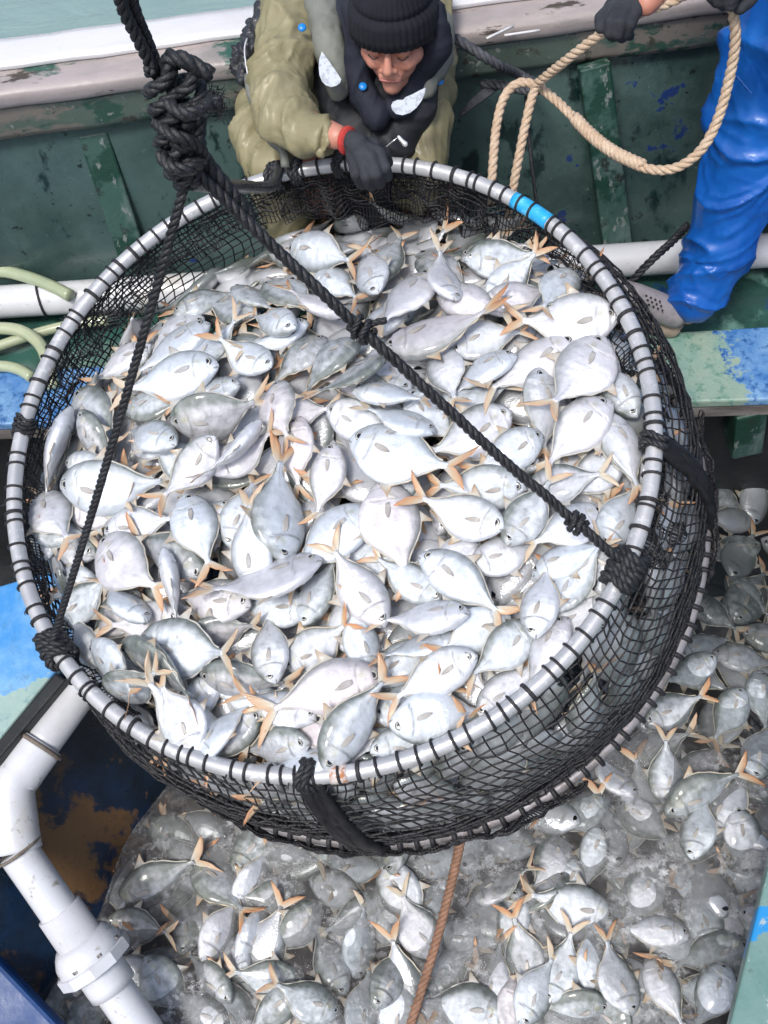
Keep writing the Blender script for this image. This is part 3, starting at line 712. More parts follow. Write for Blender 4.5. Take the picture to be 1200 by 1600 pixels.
    for sg in (1, -1):
        vs = []; fs = []; n1, n2 = 16, 7; s = .105; x0 = .5-s; z0 = .042*dep/1.0; y0 = sg*(prof(WW, s)*thick*.90)
        for i in range(n2+1):
            r_ = i/n2; rad = .047*r_; hgt = .014*sqrt(max(0, 1-r_*r_*.9))
            for k in range(n1):
                a_ = 2*pi*k/n1; vs.append(bendf((x0+rad*cos(a_), y0+sg*hgt, z0+rad*sin(a_))))
        for i in range(n2):
            for k in range(n1): fs.append((i*n1+k, i*n1+(k+1) % n1, (i+1)*n1+(k+1) % n1, (i+1)*n1+k))
        me = mesh('eye', vs, fs); me.materials.append(M['pupil']); me.materials.append(M['iris']); fix_normals(me)
        for p in me.polygons:
            c_ = p.center; bx, by, bz = bendf((x0, y0, z0)); rr = sqrt((c_.x-bx)**2+(c_.z-bz)**2); p.material_index = 0 if rr < .026 or rr > .042 else 1
        link('eye', me, None, body)
    return body
VAR = [(1.0, 0, 0, 1.0), (1.08, .22, .08, .9), (.92, -.32, -.10, 1.12), (1.0, .45, .04, 1.0), (1.14, -.18, .14, .85), (.86, .08, -.18, 1.2), (.97, -.48, .10, .95), (1.04, .30, -.14, 1.05), (.90, -.12, .0, 1.25)]
PROTO = [make_fish(i, *v) for i, v in enumerate(VAR)]
PCH = [list(p.children) for p in PROTO]
def place_fish(var, mat4, shade, pink, fin, simple=False):
    r = PROTO[var].copy(); COL.objects.link(r); r.name = 'fish'; r.matrix_world = mat4; r.color = (shade, pink, fin, 1)
    for ch in PCH[var]:
        c_ = ch.copy(); COL.objects.link(c_); c_.parent = r; c_.color = (shade, pink, fin, 1)
    return r

class Pile:
    """height field over a plane; fish settle on what lies below"""
    def __init__(s, org, ex, ey, ez, half, step, hfun):
        s.o, s.ex, s.ey, s.ez, s.half, s.step = org, ex, ey, ez, half, step
        n = int(2*half/step)+1; g = np.linspace(-half, half, n); s.n = n
        s.X, s.Y = np.meshgrid(g, g, indexing='ij'); s.Hh = hfun(s.X, s.Y); s.H0 = s.Hh.copy()
    def hit(s, px, py, h):
        d = at(px, py, 1)-CAM; o = s.o+s.ez*h; p = CAM+d*((o-CAM).dot(s.ez)/d.dot(s.ez)); q = p-s.o
        return q.dot(s.ex), q.dot(s.ey)
    def hval(s, x, y, A=None):
        A = s.H0 if A is None else A
        i = min(s.n-1, max(0, int(round((x+s.half)/s.step)))); j = min(s.n-1, max(0, int(round((y+s.half)/s.step)))); return A[i, j]
    def drop(s, cx, cy, tx, ty, L, dep, thick, side, phi, cap, q=.80, maxslope=.55, pitch=0.):
        hd, ht = .275*L*dep, .103*L*thick
        cp, sp = abs(cos(phi)), abs(sin(phi)); hw = cp*hd+sp*ht; hv = sqrt((hd*sp)**2+(ht*cp)**2)
        U = (s.X-cx)*tx+(s.Y-cy)*ty; V = -(s.X-cx)*ty+(s.Y-cy)*tx
        u, v = U/(L*.5), V/hw; R2 = u*u+v*v; msk = R2 < .95
        if msk.sum() < 8: return None
        hs = s.Hh[msk]; Um, Vm = U[msk], V[msk]
        A = np.stack([Um, Vm, np.ones_like(Um)], 1); co = np.linalg.lstsq(A, hs, rcond=None)[0]
        su = float(np.clip(co[0]*.9+pitch, -maxslope, maxslope)); sv = float(np.clip(co[1]*.9, -maxslope, maxslope))*(1 if sp < .5 else .3)
        low_ = su*Um+sv*Vm-hv*np.sqrt(1-R2[msk]); z0 = float(np.quantile(hs-low_, q))
        c0 = s.hval(cx, cy); z0 = min(z0, c0+cap)
        top = z0+su*Um+sv*Vm+hv*np.sqrt(1-R2[msk])*.9; s.Hh[msk] = np.maximum(hs, top)
        n_ = (s.ez-(s.ex*tx+s.ey*ty)*su-(-s.ex*ty+s.ey*tx)*sv).normalized()
        X = (s.ex*tx+s.ey*ty); X = (X-n_*X.dot(n_)).normalized(); left = n_.cross(X)*side
        Z = (left*cos(phi)+n_*sin(phi)).normalized(); Y = Z.cross(X).normalized()
        P = s.o+s.ex*cx+s.ey*cy+s.ez*z0
        M4 = Matrix((X, Y, Z)).transposed().to_4x4(); M4.translation = P
        return M4 @ Matrix.Scale(L, 4)
# ---- fish seen in the net: head x,y  tail-root x,y  back on left(1)/right(-1) of its heading, roll (deg, + shows the back), grey, layer
FL = """
222 581 327 506 L 0 .1 2 r|205 606 341 575 L 25 .05 3 r|345 535 425 580 L 0 .05 2 r|352 522 316 566 L 0 .1 1|172 580 217 552 R -20 .2 1
349 452 284 492 R 10 .8 1|428 495 364 440 R 0 .7 1|486 489 414 430 L 0 .6 1|188 700 112 612 R 0 .55 1|162 728 137 646 R 15 .7 2|62 778 124 652 L -55 .15 3
392 632 266 662 R 50 .6 3|280 632 200 636 L 0 .7 1|290 630 365 604 L 0 .5 0|203 664 272 700 L 15 .5 2|276 712 196 674 R -5 .35 1|240 757 86 762 R 20 .15 3
192 742 98 724 R 0 .1 2|198 794 112 803 R -10 .1 2|124 862 62 772 R 0 .1 2|120 850 42 842 R 0 .6 1|258 768 338 684 L 20 .3 3|331 744 410 660 L -55 .05 2
268 812 160 832 R 5 .05 2|213 832 322 898 L 15 .5 3|243 924 150 846 R 0 .1 3|268 958 264 862 L -50 .1 3|326 880 286 770 R 5 .2 3|410 692 346 733 R 5 .2 1
446 682 424 598 R 0 .1 3|455 752 466 652 L 0 .0 1|425 728 440 876 R 45 .15 3|399 797 388 922 R 25 .0 3|384 768 362 834 R 0 .0 1|497 800 524 694 L 0 .1 2
455 880 578 792 L 5 .1 3|604 672 514 644 R 5 .1 2|694 732 546 688 R 0 .2 3|628 888 592 752 R 8 .1 3|590 644 664 670 L -50 .1 2|592 822 538 858 R 0 .1 0
340 930 500 882 L -55 .1 3|522 866 598 972 L 5 .15 3|515 888 480 964 L 5 .35 2|398 944 462 952 L 10 .3 1|408 955 424 1064 R 0 .25 3|540 985 448 1042 R 15 .3 2
557 962 570 1034 L -40 .2 1|604 966 732 966 L 12 .15 3|776 944 660 866 R 0 .15 2|606 884 674 930 L 0 .35 1|432 1100 594 1050 L 5 .1 3|602 1072 520 1208 R 0 .4 3
760 1116 616 1134 L -5 .2 3|684 1086 606 1120 R 0 .2 1|694 1166 598 1184 R 10 .3 2|622 1082 742 1022 L 0 .05 2|606 1024 716 992 L -30 .15 1|848 884 842 1000 R 10 .1 3
748 1056 838 982 L 0 .45 2|826 1052 764 1112 R 0 .1 1|832 1060 880 984 L -50 .2 2|698 1014 790 960 R 0 .1 1|936 876 866 956 L 0 .1 1|940 930 868 990 R 0 .15 0
856 690 846 577 L 20 .1 3|856 714 952 624 L 0 .1 3|872 638 950 522 L 0 .15 3|772 610 900 532 L 5 .15 2|704 604 806 556 L 0 .25 2|820 526 966 508 L 20 .1 2
859 496 888 430 R 0 .4 2|788 492 678 452 R 0 .15 2|762 504 598 540 L 5 .1 3|600 516 676 418 L 0 .2 2|712 618 684 548 L 10 .3 2|564 388 596 462 R 0 .1 2
622 376 596 436 L 0 .6 1|555 418 448 378 L -30 .1 2|562 396 500 386 R -40 .3 1|562 470 492 416 R 0 .15 0|460 460 530 494 L -40 .1 2|398 482 462 526 R 0 .1 2
400 545 470 510 L 0 .1 1|428 590 508 524 L 5 .8 2|474 600 558 524 R 20 .75 2|504 612 606 560 R 45 .75 3|652 624 560 614 R -10 .1 2|518 592 600 590 L 0 .2 0
689 424 700 458 L -40 .1 2|820 408 742 416 R 0 .45 1|824 412 770 462 L 0 .4 1|800 386 742 400 R 20 .75 0|838 452 770 476 R -10 .1 1|798 520 716 540 L 0 .0 1
776 612 698 638 R 0 .3 1|946 586 984 640 R 0 .3 1|682 708 800 650 L 20 .2 2|750 730 848 676 L 10 .1 3|688 758 820 764 L 25 .2 2|992 768 950 652 L 0 .1 1
934 744 822 764 R 5 .45 2|846 770 802 838 R 20 .5 2|846 846 938 798 L 10 .15 2|666 784 786 828 L 0 .15 3|828 848 750 884 R 0 .0 1|926 862 846 886 R 0 .0 1
990 776 944 856 R 0 .1 2|284 1086 324 1180 R 0 .15 3|366 1022 214 1006 R 0 .35 2|316 1076 190 1004 R 62 .8 2|244 1084 156 1014 L 0 .3 3|270 1084 164 1110 R 50 .6 3
112 970 150 1066 L 0 .15 2|252 1096 342 1204 L -45 .1 2|380 1118 340 1176 R -40 .1 2|280 926 394 952 L 15 .25 2|178 980 282 970 L 0 .05 1|150 990 210 940 L 0 .7 0
166 922 112 966 R 10 .6 1|164 916 232 974 L -50 .2 2|380 976 304 1000 R 50 .7 0|440 1068 314 1054 R 55 .7 1|350 1080 430 1102 L 0 .1 0|408 1094 474 1118 L 0 .35 2
436 1112 506 1152 L 0 .05 1|392 1184 494 1158 L 5 .45 2|456 1212 530 1204 L -40 .1 2|346 1184 392 1142 R 10 .5 1|540 1192 622 1168 L 0 .2 0|452 1124 536 1196 R 0 .1 1
72 840 148 870 L 0 .6 0|82 890 160 930 R 0 .65 0|62 800 70 870 R 0 .3 0|500 640 420 650 R 0 .2 0|620 640 560 600 R 10 .4 0|650 720 600 790 L 0 .2 0
700 680 640 620 R 0 .2 0|740 840 700 900 L 0 .1 0|560 900 620 860 R 0 .2 0|300 850 350 800 L 0 .1 0|240 700 320 740 R 0 .3 0|530 940 560 1010 L 0 .3 0
660 1000 600 1060 R 0 .2 0|740 1060 690 1010 L 0 .1 0|280 1120 330 1080 L 0 .3 0|900 760 960 720 L 0 .1 0|900 840 960 900 L 0 .1 0|760 700 820 720 R 0 .2 0
560 560 640 600 R 0 .3 0|330 470 400 500 R 0 .5 0|250 540 300 500 R 0 .3 0|640 470 580 520 R 0 .2 0|720 440 660 400 L 0 .5 0|480 400 430 380 L 0 .4 0
"""
def pile_h0(X, Y):
    R = np.sqrt(X*X+Y*Y)/.72; Yc = Y
    h = -.050-.02*np.clip(R, 0, 1.1)**3
    h -= .14*np.clip((Yc-.22)/.45, 0, 1.2)**1.3*np.clip(1-(X-.1)*.6, .4, 1.2)    # lower towards the far side
    h -= .05*np.clip((-X-.35)/.35, 0, 1)
    return h
pile = Pile(RC, RA, RB, RN, .86, .006, pile_h0)
fish_items = []     # (object, px, py, shade, phi, angle, where)
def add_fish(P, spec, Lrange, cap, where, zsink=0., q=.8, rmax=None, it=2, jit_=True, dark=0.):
    tx_, ty_, hx_, hy_, side, phi, shade, layer = spec[:8]
    mx_, my_ = (tx_+hx_)/2, (ty_+hy_)/2; h = P.hval(*P.hit(mx_, my_, -.05)); M4 = None
    side = 1 if side == 'L' else -1
    R_ = random.Random(int(mx_*31+my_*17)); var = R_.randrange(9)
    a = P.hit(hx_, hy_, h); b_ = P.hit(tx_, ty_, h); c_ = P.hit(mx_, my_, h)
    t = np.array(a)-np.array(b_); L0 = float(np.hypot(*t)); t /= L0; L = min(Lrange[1], max(Lrange[0], L0*1.02))
    if rmax:
        r = sqrt(c_[0]**2+c_[1]**2); cs = abs((c_[0]*t[0]+c_[1]*t[1])/max(r, .01)); ext = rmax-L*(.42*cs+.17*sqrt(max(0, 1-cs*cs)))
        if r > ext: c_ = (c_[0]*ext/r, c_[1]*ext/r)
    ph = radians(phi+R_.uniform(-16, 16))
    save = P.Hh.copy()
    M4 = P.drop(c_[0], c_[1], t[0], t[1], L, VAR[var][0], VAR[var][3], side, ph, cap, q)
    if M4 is None: return None
    # settle again so that the raised fish still lies where its ray passes
    if not rmax or sqrt(c_[0]**2+c_[1]**2) < rmax-.12:
        hz = (M4.translation-P.o).dot(P.ez); c2 = P.hit(mx_, my_, hz); P.Hh = save
        M4 = P.drop(c2[0], c2[1], t[0], t[1], L, VAR[var][0], VAR[var][3], side, ph, cap, q)
        if M4 is None: return None
    if zsink: M4.translation = M4.translation-P.ez*zsink
    pink = max(0, R_.gauss(.12, .25)); fin = min(1, max(0, R_.gauss(.36, .3)))
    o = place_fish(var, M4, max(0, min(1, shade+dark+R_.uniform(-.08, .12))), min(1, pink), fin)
    px, py = proj(M4.translation)
    fish_items.append([o, px, py, shade, phi, atan2(-(hy_-ty_), hx_-tx_), where]); return o
specs = []
for ln in FL.strip().splitlines():
    for t in ln.split('|'):
        f = t.split(); specs.append((float(f[0]), float(f[1]), float(f[2]), float(f[3]), f[4], float(f[5]), float(f[6]), int(f[7])))

def bake_stuff(name, items, seed=3):
    """items: (variant, matrix4, grey); one mesh of many simplified fish with tails and eyes"""
    co = []; fc = []; pg = []; mi = []; off = 0
    for var, M4, g, *tl in items:
        A = np.array(M4)
        for src, mat_i in LOWSRC[var]:
            if mat_i in (1, 2) and tl and not tl[0]: continue
            c_, f_, p_ = src; q = c_@A[:3, :3].T+A[:3, 3]; co.append(q); fc.append([(tuple(i+off for i in f)) for f in f_]); p2 = p_.copy()
            if mat_i == 0: p2[:, 0] = np.clip(p2[:, 0]+g, 0, 1)
            pg.append(p2); mi.append(np.full(len(f_), mat_i)); off += len(q)
    co = np.concatenate(co); fl = [f for q in fc for f in q]; pg = np.concatenate(pg); mi = np.concatenate(mi)
    me = bpy.data.meshes.new(name); me.from_pydata(co.tolist(), [], fl)
    a = me.color_attributes.new('pig', 'FLOAT_COLOR', 'POINT'); a.data.foreach_set('color', pg.astype(np.float32).ravel())
    for k in ('fish', 'tail', 'fin', 'pupil'): me.materials.append(M[k])
    me.polygons.foreach_set('material_index', mi.astype(np.int32)); me.update()
    o = link(name, me); o.color = (.35, .3, .6, 1); return o
def grab(o, skip=1):
    me = o.data; n = len(me.vertices); c_ = np.empty(n*3); me.vertices.foreach_get('co', c_); c_ = c_.reshape(-1, 3)
    p = np.ones((n, 4))*[0, 0, 0, 1]
    if 'pig' in me.color_attributes: q = np.empty(n*4, np.float32); me.color_attributes['pig'].data.foreach_get('color', q); p = q.reshape(-1, 4).astype(float)
    return c_, [tuple(f.vertices) for f in me.polygons], p
LOWSRC = []
for i_, v_ in enumerate(VAR):
    lo = make_fish(i_, *v_, ns=18, nr=12, lo=True); L_ = [(grab(lo), 0)]
    for ch in PCH[i_]:
        k_ = ch.name.split('.')[0]
        if k_ == 'tail_fin': L_.append((grab(ch), 1))
        elif k_ in ('dorsal_fin', 'anal_fin'): L_.append((grab(ch), 2))
        elif k_ == 'eye': L_.append((grab(ch), 3))
    LOWSRC.append(L_); bpy.data.objects.remove(lo)
# ---- loose filling: fish under the visible layer and against the net's side
items = []; R_ = random.Random(5)
fillp = Pile(RC, RA, RB, RN, .86, .012, lambda X, Y: pile_h0(X, Y)-.075)
for ring_r, cnt in ((.08, 3), (.22, 9), (.36, 16), (.50, 23), (.62, 29), (.30, 12), (.56, 26), (.44, 18), (.12, 5), (.64, 30), (.645, 30)):
    for k in range(cnt):
        a = 2*pi*(k+R_.random()*.6)/cnt; r = ring_r+R_.uniform(-.03, .03); t = R_.uniform(0, 2*pi); L = R_.uniform(.19, .23)
        var = R_.randrange(9); r = min(r, .645)
        M4 = fillp.drop(r*cos(a), r*sin(a), cos(t), sin(t), L, VAR[var][0], VAR[var][3], R_.choice((1, -1)), radians(R_.uniform(-35, 35)), .03)
        if M4 is not None: items.append((var, M4, R_.uniform(0, .3)))
for j in range(4):
    for k in range(36):
        th = 2*pi*(k+.5*j+R_.uniform(-.3, .3))/36; x, y = .68*cos(th), .68*sin(th); hh = float(pile_h0(np.array(x), np.array(y)))
        if j < 2 and 0 < (th-ang(1010, 600)) % (2*pi) < (ang(760, 295)-ang(1010, 600)) % (2*pi): continue
        s0 = min(.9, (-hh+.0)/.36); s = s0+(1.12-s0)*(j+.4)/4+R_.uniform(-.03, .03); e = RA*cos(th)+RB*sin(th)
        p = netp(th, min(s, 1.15))-e*.052; t_ = R_.uniform(0, 2*pi); tn = RN.cross(e).normalized(); X = (tn*cos(t_)+RN*sin(t_)*.9-e*sin(t_)*.35).normalized()
        Y = (e+RN*R_.uniform(.1, .95)+tn*R_.uniform(-.3, .3)); Y = (Y-X*Y.dot(X)).normalized(); Z = X.cross(Y).normalized(); m3 = Matrix((X, Y, Z)).transposed().to_4x4(); m3.translation = p
        items.append((R_.randrange(9), m3 @ Matrix.Scale(R_.uniform(.17, .21), 4), R_.uniform(0, .7), R_.random() < .35))
o = bake_stuff('fish_heap', items); tag(o, 'silver fish packed below the top layer and pressed against the side of the black net', 'fish', kind='stuff')
for lay in (0, 1, 2, 3):
    for s_ in specs:
        if s_[7] == lay: add_fish(pile, s_, (.16, .245), .012+.022*lay, 'net', rmax=.725)

# ---- water in the hold and the fish crowding in it
HL_ = """
302 1340 176 1410 R 30 .85 2|375 1418 300 1340 L 0 .5 3|305 1318 240 1292 R 10 .8 1|306 1398 284 1476 L 10 .5 2|260 1452 168 1440 R 10 .55 2|364 1416 322 1488 L -40 .1 2
412 1345 376 1402 L -40 .1 2|412 1418 378 1482 L -40 .1 2|430 1488 500 1414 L 20 .5 3|378 1402 482 1386 L 15 .7 2|366 1520 468 1534 L 20 .5 3|300 1496 354 1552 L 0 .2 3
278 1564 236 1514 R 0 .3 2|290 1560 334 1594 L 0 .3 3|410 1600 446 1556 R 20 .6 3|267 1482 212 1508 R -30 .3 1|120 1530 90 1580 L 0 .5 1|150 1550 130 1610 L 0 .6 1
497 1466 532 1540 R 10 .35 3|622 1492 596 1562 R 40 .6 3|636 1420 668 1480 L -20 .1 3|567 1430 556 1512 L -40 .0 1|776 1474 690 1456 L 0 .3 2|790 1482 812 1396 L 5 .35 3
777 1486 772 1570 R 10 .2 3|735 1486 664 1540 L 5 .3 2|664 1556 792 1590 L 5 .3 3|818 1368 742 1400 R -10 .45 3|572 1540 562 1604 L -30 .0 2|440 1548 522 1578 L 20 .6 3
640 1550 612 1604 L -20 .1 2|844 1384 882 1298 L 10 .4 3|923 1372 936 1298 R 0 .35 2|1044 1312 968 1248 L -20 .3 2|1148 1204 1040 1264 R 30 .55 3|1188 1364 1146 1256 R 5 .25 3
1098 1262 1086 1326 R 10 .2 2|976 1438 1032 1352 L 5 .35 3|1140 1402 1060 1366 R 0 .0 1|830 1392 962 1432 L -10 .1 3|982 1446 1066 1458 L 15 .1 2|926 1456 930 1552 L -20 .0 1
948 1490 978 1568 L 0 .1 3|884 1490 868 1540 R 10 .1 2|858 1508 816 1590 L -20 .1 3|856 1574 942 1574 L 20 .6 3|1058 1588 1018 1502 R 0 .1 3|1098 1586 1134 1518 L 0 .05 2
1090 1400 1106 1448 L 0 .2 1|1132 988 1074 1012 R 0 .2 2|1090 1086 1008 1132 R 5 .4 2|936 1188 976 1232 L -20 .2 2|1040 1178 1042 1236 R 10 .2 2|1128 1134 1152 1094 L 0 .3 2
1196 1030 1128 1022 R 0 .3 1|1210 1130 1170 1218 L 10 .4 2|1196 1120 1188 1060 R 0 .4 1|880 1290 940 1250 L 0 .5 1|1110 1180 1080 1210 R 0 .3 0|1180 1310 1230 1260 L 0 .3 1
700 1380 660 1420 R 0 .3 0|600 1350 520 1360 R 0 .1 0|480 1340 420 1320 L 0 .2 1|560 1400 500 1380 R 0 .2 0|720 1330 660 1350 R 0 .2 1|760 1300 820 1320 L 0 .3 1
420 1560 380 1500 L 0 .2 0|340 1460 380 1520 R 0 .3 0|220 1380 280 1420 L 0 .6 0|1000 1500 920 1520 R 0 .1 0|1060 1540 1140 1560 L 0 .1 0|1100 1480 1020 1470 R 0 .1 0
700 1600 640 1560 R 0 .1 1|860 1460 800 1440 R 0 .3 0|540 1620 480 1590 R 0 .2 1|900 1620 860 1560 L 0 .1 1|980 1630 1000 1560 R 0 .1 1|1010 1290 950 1300 R 0 .5 0
1000 1400 960 1340 L 0 .3 0|880 1420 900 1350 R 0 .3 0|1120 1330 1040 1320 L 0 .2 0|1150 1470 1140 1420 R 0 .1 0|1060 1060 1100 1040 L 0 .5 0|1140 960 1090 930 R 0 .7 1
1190 940 1150 900 L 0 .8 0|1120 860 1180 840 R 0 .8 0|1150 780 1110 760 L 0 .85 0|1200 880 1150 960 L 0 .7 0|1060 1150 1000 1180 L 0 .4 0|1240 1000 1180 980 L 0 .7 0
"""
WO = Vector((.1, .75, ZW+.012))
hold = Pile(WO, Vector((1, 0, 0)), Vector((0, 1, 0)), Vector((0, 0, 1)), 1.6, .012, lambda X, Y: -.045+0*X)
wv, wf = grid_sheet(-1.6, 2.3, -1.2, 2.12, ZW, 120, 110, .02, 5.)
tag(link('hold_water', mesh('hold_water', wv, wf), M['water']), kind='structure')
items = []
for i in range(-8, 9):
    for j in range(-7, 8):
        x = .1+i*.19+R_.uniform(-.06, .06); y = .62+j*.19+R_.uniform(-.06, .06); t = R_.uniform(0, 2*pi)
        # keep clear of the slanting wall
        px, py = proj(Vector((x, y, ZW)))
        if px < 150 and py < 1500: continue
        n_ = Vector((R_.uniform(-.4, .4), R_.uniform(-.4, .4), 1)).normalized(); X = Vector((cos(t), sin(t), 0)); X = (X-n_*X.dot(n_)).normalized(); Z = n_.cross(X)
        m3 = Matrix((X, Z.cross(X), Z)).transposed().to_4x4(); m3.translation = Vector((x, y, ZW-(.040 if y < 1 else .080)+R_.uniform(-.01, .02)))
        items.append((R_.randrange(9), m3 @ Matrix.Scale(R_.uniform(.18, .23), 4), R_.uniform(.1, .5)))
o = bake_stuff('submerged_fish', items); tag(o, 'dim mass of fish lying under the cloudy water of the hold', 'fish', kind='stuff')
hs_ = []
R2_ = random.Random(11)
for ln in HL_.strip().splitlines():
    for t in ln.split('|'):
        f = t.split(); hs_.append((float(f[0]), float(f[1]), float(f[2]), float(f[3]), f[4], float(f[5]), float(f[6]), int(f[7])))
for i in range(400):
    if len(hs_) > 150: break
    x, y = R2_.uniform(120, 1210), R2_.uniform(1200, 1610)
    if y < 1310-.0*x and x < 880 or (x > 880 and y < 1310-(x-880)*.9) or (x < 240 and y < 1500) or min((x-(h[0]+h[2])/2)**2+(y-(h[1]+h[3])/2)**2 for h in hs_) < 44**2: continue
    a = R2_.uniform(0, 2*pi); hs_.append((x-60*cos(a), y-60*sin(a), x+60*cos(a), y+60*sin(a), R2_.choice('LR'), R2_.choice((0, 10, 30, -20)), R2_.choice((.1, .2, .4, .6)), R2_.choice((0, 1, 1))))
for lay in (0, 1, 2, 3):
    for s_ in hs_:
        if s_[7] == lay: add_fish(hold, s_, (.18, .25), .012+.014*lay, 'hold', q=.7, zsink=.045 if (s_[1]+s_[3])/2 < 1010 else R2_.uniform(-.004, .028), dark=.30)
for p in PROTO:
    for ch in list(p.children): bpy.data.objects.remove(ch)
    bpy.data.objects.remove(p)

# ------------------------------------------------------------------ ropes
K = at(292, 283, 1.65)
def lerp_pts(a, b2, n, sag=0, wob=0):
    out = []
    for i in range(n+1):
        t = i/n; p = a.lerp(b2, t); p.z -= sag*4*t*(1-t); out.append(p+Vector(noise.noise_vector(p*5))*wob*sin(pi*t))
    return out
sl_ = empty('sling_rope', K, 'black twisted lifting rope knotted above the hoop and splayed into three legs', 'rope')
top = K+(CAM-K)*0
T0 = at(168, -120, 1.30); T1 = at(188, 0, 1.40); T2 = at(215, 60, 1.46); T3 = at(244, 118, 1.52)
rope('hauling_line', [T0, T1, T2, T3], .0088, M['blackrope'], sl_, sl_)
rope('hauling_line', [at(188, -120, 1.32), at(206, 0, 1.42), at(228, 60, 1.48), at(252, 118, 1.53)], .0088, M['blackrope'], sl_, sl_, phase=1)
def coil(axis, radii, turns, R, ph=0., el=1., n=18):
    A = resample(axis, .004); fr = frames(A); pts = []; m_ = int(turns*n)
    for i in range(m_+1):
        t = i/m_; j = int(t*(len(A)-1)); r_ = float(np.interp(t, np.linspace(0, 1, len(radii)), radii)); a = 2*pi*turns*t+ph
        t_, u, v = fr[j]; pts.append(A[j]+u*(cos(a)*r_)+v*(sin(a)*r_*el)+t_*(.010*sin(a*1.0+ph)))
    return pts
def rp(name, pts, R, **kw): return rope(name, pts, R, M['blackrope'], sl_, sl_, **kw)
rp('knot', coil([at(246, 100, 1.50), at(262, 150, 1.54), at(276, 196, 1.57)], [.012, .024, .026, .022], 3.2, .0092), .0092)
rp('knot', coil([at(284, 102, 1.50), at(292, 140, 1.53), at(280, 190, 1.56)], [.010, .019, .022, .017], 2.6, .0092, 1.3), .0092)
rp('knot', coil([at(262, 182, 1.57), at(276, 230, 1.60), at(292, 283, 1.65)], [.018, .026, .024, .012], 4.2, .010, .6), .0090)
rp('knot', coil([at(300, 190, 1.55), at(290, 236, 1.60), at(296, 280, 1.64)], [.010, .022, .022, .010], 2.4, .0092, 2.2), .0092)
rp('knot', [at(246, 190, 1.56), at(268, 210, 1.54), at(300, 222, 1.56), at(316, 240, 1.60), at(304, 268, 1.62)], .0095)
rp('knot', [at(250, 240, 1.58), at(270, 262, 1.57), at(300, 262, 1.58), at(318, 244, 1.61)], .0095)
rp('knot', [at(262, 160, 1.5), at(290, 178, 1.49), at(322, 168, 1.51), at(332, 150, 1.54)], .0095)
rp('rope_end', [at(270, 140, 1.53), at(262, 108, 1.50), at(264, 90, 1.49), at(282, 92, 1.48), at(305, 103, 1.49), at(330, 117, 1.50)], .0115)
rp('rope_end', [at(300, 170, 1.52), at(325, 165, 1.52), at(345, 158, 1.53)], .010)
# frayed fibres
hp = []
for i in range(70):
    a = at(random.uniform(322, 350), random.uniform(140, 185), 1.53); d = Vector(noise.noise_vector(a*900+Vector((i, i, i))))*.03
    hp.append(tube([a, a+d*.5+Vector((.004, 0, .004)), a+d], .0007, 4))
hp.append(tube([at(335, 160, 1.53), at(338, 168, 1.53)], .004, 5))
child('frayed_fibres', mesh('frayed_fibres', *merge(hp)), M['blackrope'], sl_)
def hoop_pt(px, py, up_=.02): return rim(ang(px, py))+RN*up_
L1 = hoop_pt(88, 1010); L2 = hoop_pt(960, 880); L3 = hoop_pt(440, 272)
rp('sling_leg', lerp_pts(at(292, 275, 1.64), L1, 8, .012), .0080)
rp('sling_leg', lerp_pts(at(300, 262, 1.63), L2, 8, .02, .004), .0098, wob=.0015)
rp('sling_leg', lerp_pts(at(312, 240, 1.62), at(395, 345, 1.72), 4, .0)+[], .012)
q = lerp_pts(at(300, 262, 1.63), L2, 100, .02, .004)
for f_, sp_ in ((.335, 5), (.86, 6)):
    i0 = int(f_*100); axp = [q[i0-2], q[i0], q[i0+2]]
    rp('whipping', coil(axp, [.012, .019, .013], 2.6, .006), .0055)
child('short_leg', mesh('short_leg', *tube([at(296, 285, 1.65), at(330, 290, 1.75), at(380, 292, 2.0), at(425, 290, 2.4), L3], .0125, 10, .02)), M['black_strap'], sl_)
rp('rope_end', [q[33], q[33]+RT*.02+UP*.012, q[33]+RT*.04+UP*.016], .006)
# brown rope going down into the water under the net
br = [at(724, 1286, 2.43), at(716, 1330, 2.52), at(700, 1400, 2.62), at(676, 1490, 2.70), at(634, 1625, 2.74)]
tag(rope('brown_rope', br, .0115, M['brownrope']), 'brown twisted rope running from under the net down across the fish in the water', 'rope')
# dark mooring rope over the rail
dk = [at(676, 44, 3.02), railpt(700, 60)+Vector((0, 0, .012)), railpt(735, 78)+Vector((0, -.01, .012)), railpt(775, 100, .33), at(815, 118, 2.90), at(842, 135, 2.82), at(836, 142, 2.80), at(805, 138, 2.84), at(775, 132, 2.88), at(752, 132, 2.9)]
tag(rope('mooring_rope', dk, .0125, M['greyrope']), 'dark grey twisted rope lying over the rail and looping into the tan rope', 'rope')
fr_ = []
for i in range(6): fr_.append(tube([at(770+i*3, 132, 2.9), at(745+i*2, 150+i, 2.89), at(722-i, 172+i*2, 2.9)], .0045, 5, .01))
tag(link('frayed_strop', mesh('frayed_strop', *merge(fr_)), M['greyrope']), 'frayed black strop hanging inside the bulwark under the dark grey rope', 'rope')
tag(rope('hanging_cord', [at(822, 150, 2.85), at(826, 210, 2.86), at(836, 300, 2.88), at(845, 380, 2.95)], .005, M['blackrope']), 'thin black cord hanging straight down the bulwark behind the blue tape on the hoop', 'cord')
tag(rope('pipe_rope', [at(1075, 352, 3.02), at(1050, 378, 2.98), at(1020, 405, 2.97), at(990, 437, 3.02), at(975, 470, 3.1)], .011, M['blackrope']), 'black rope slung over the long white pipe beside the blue trousers', 'rope')
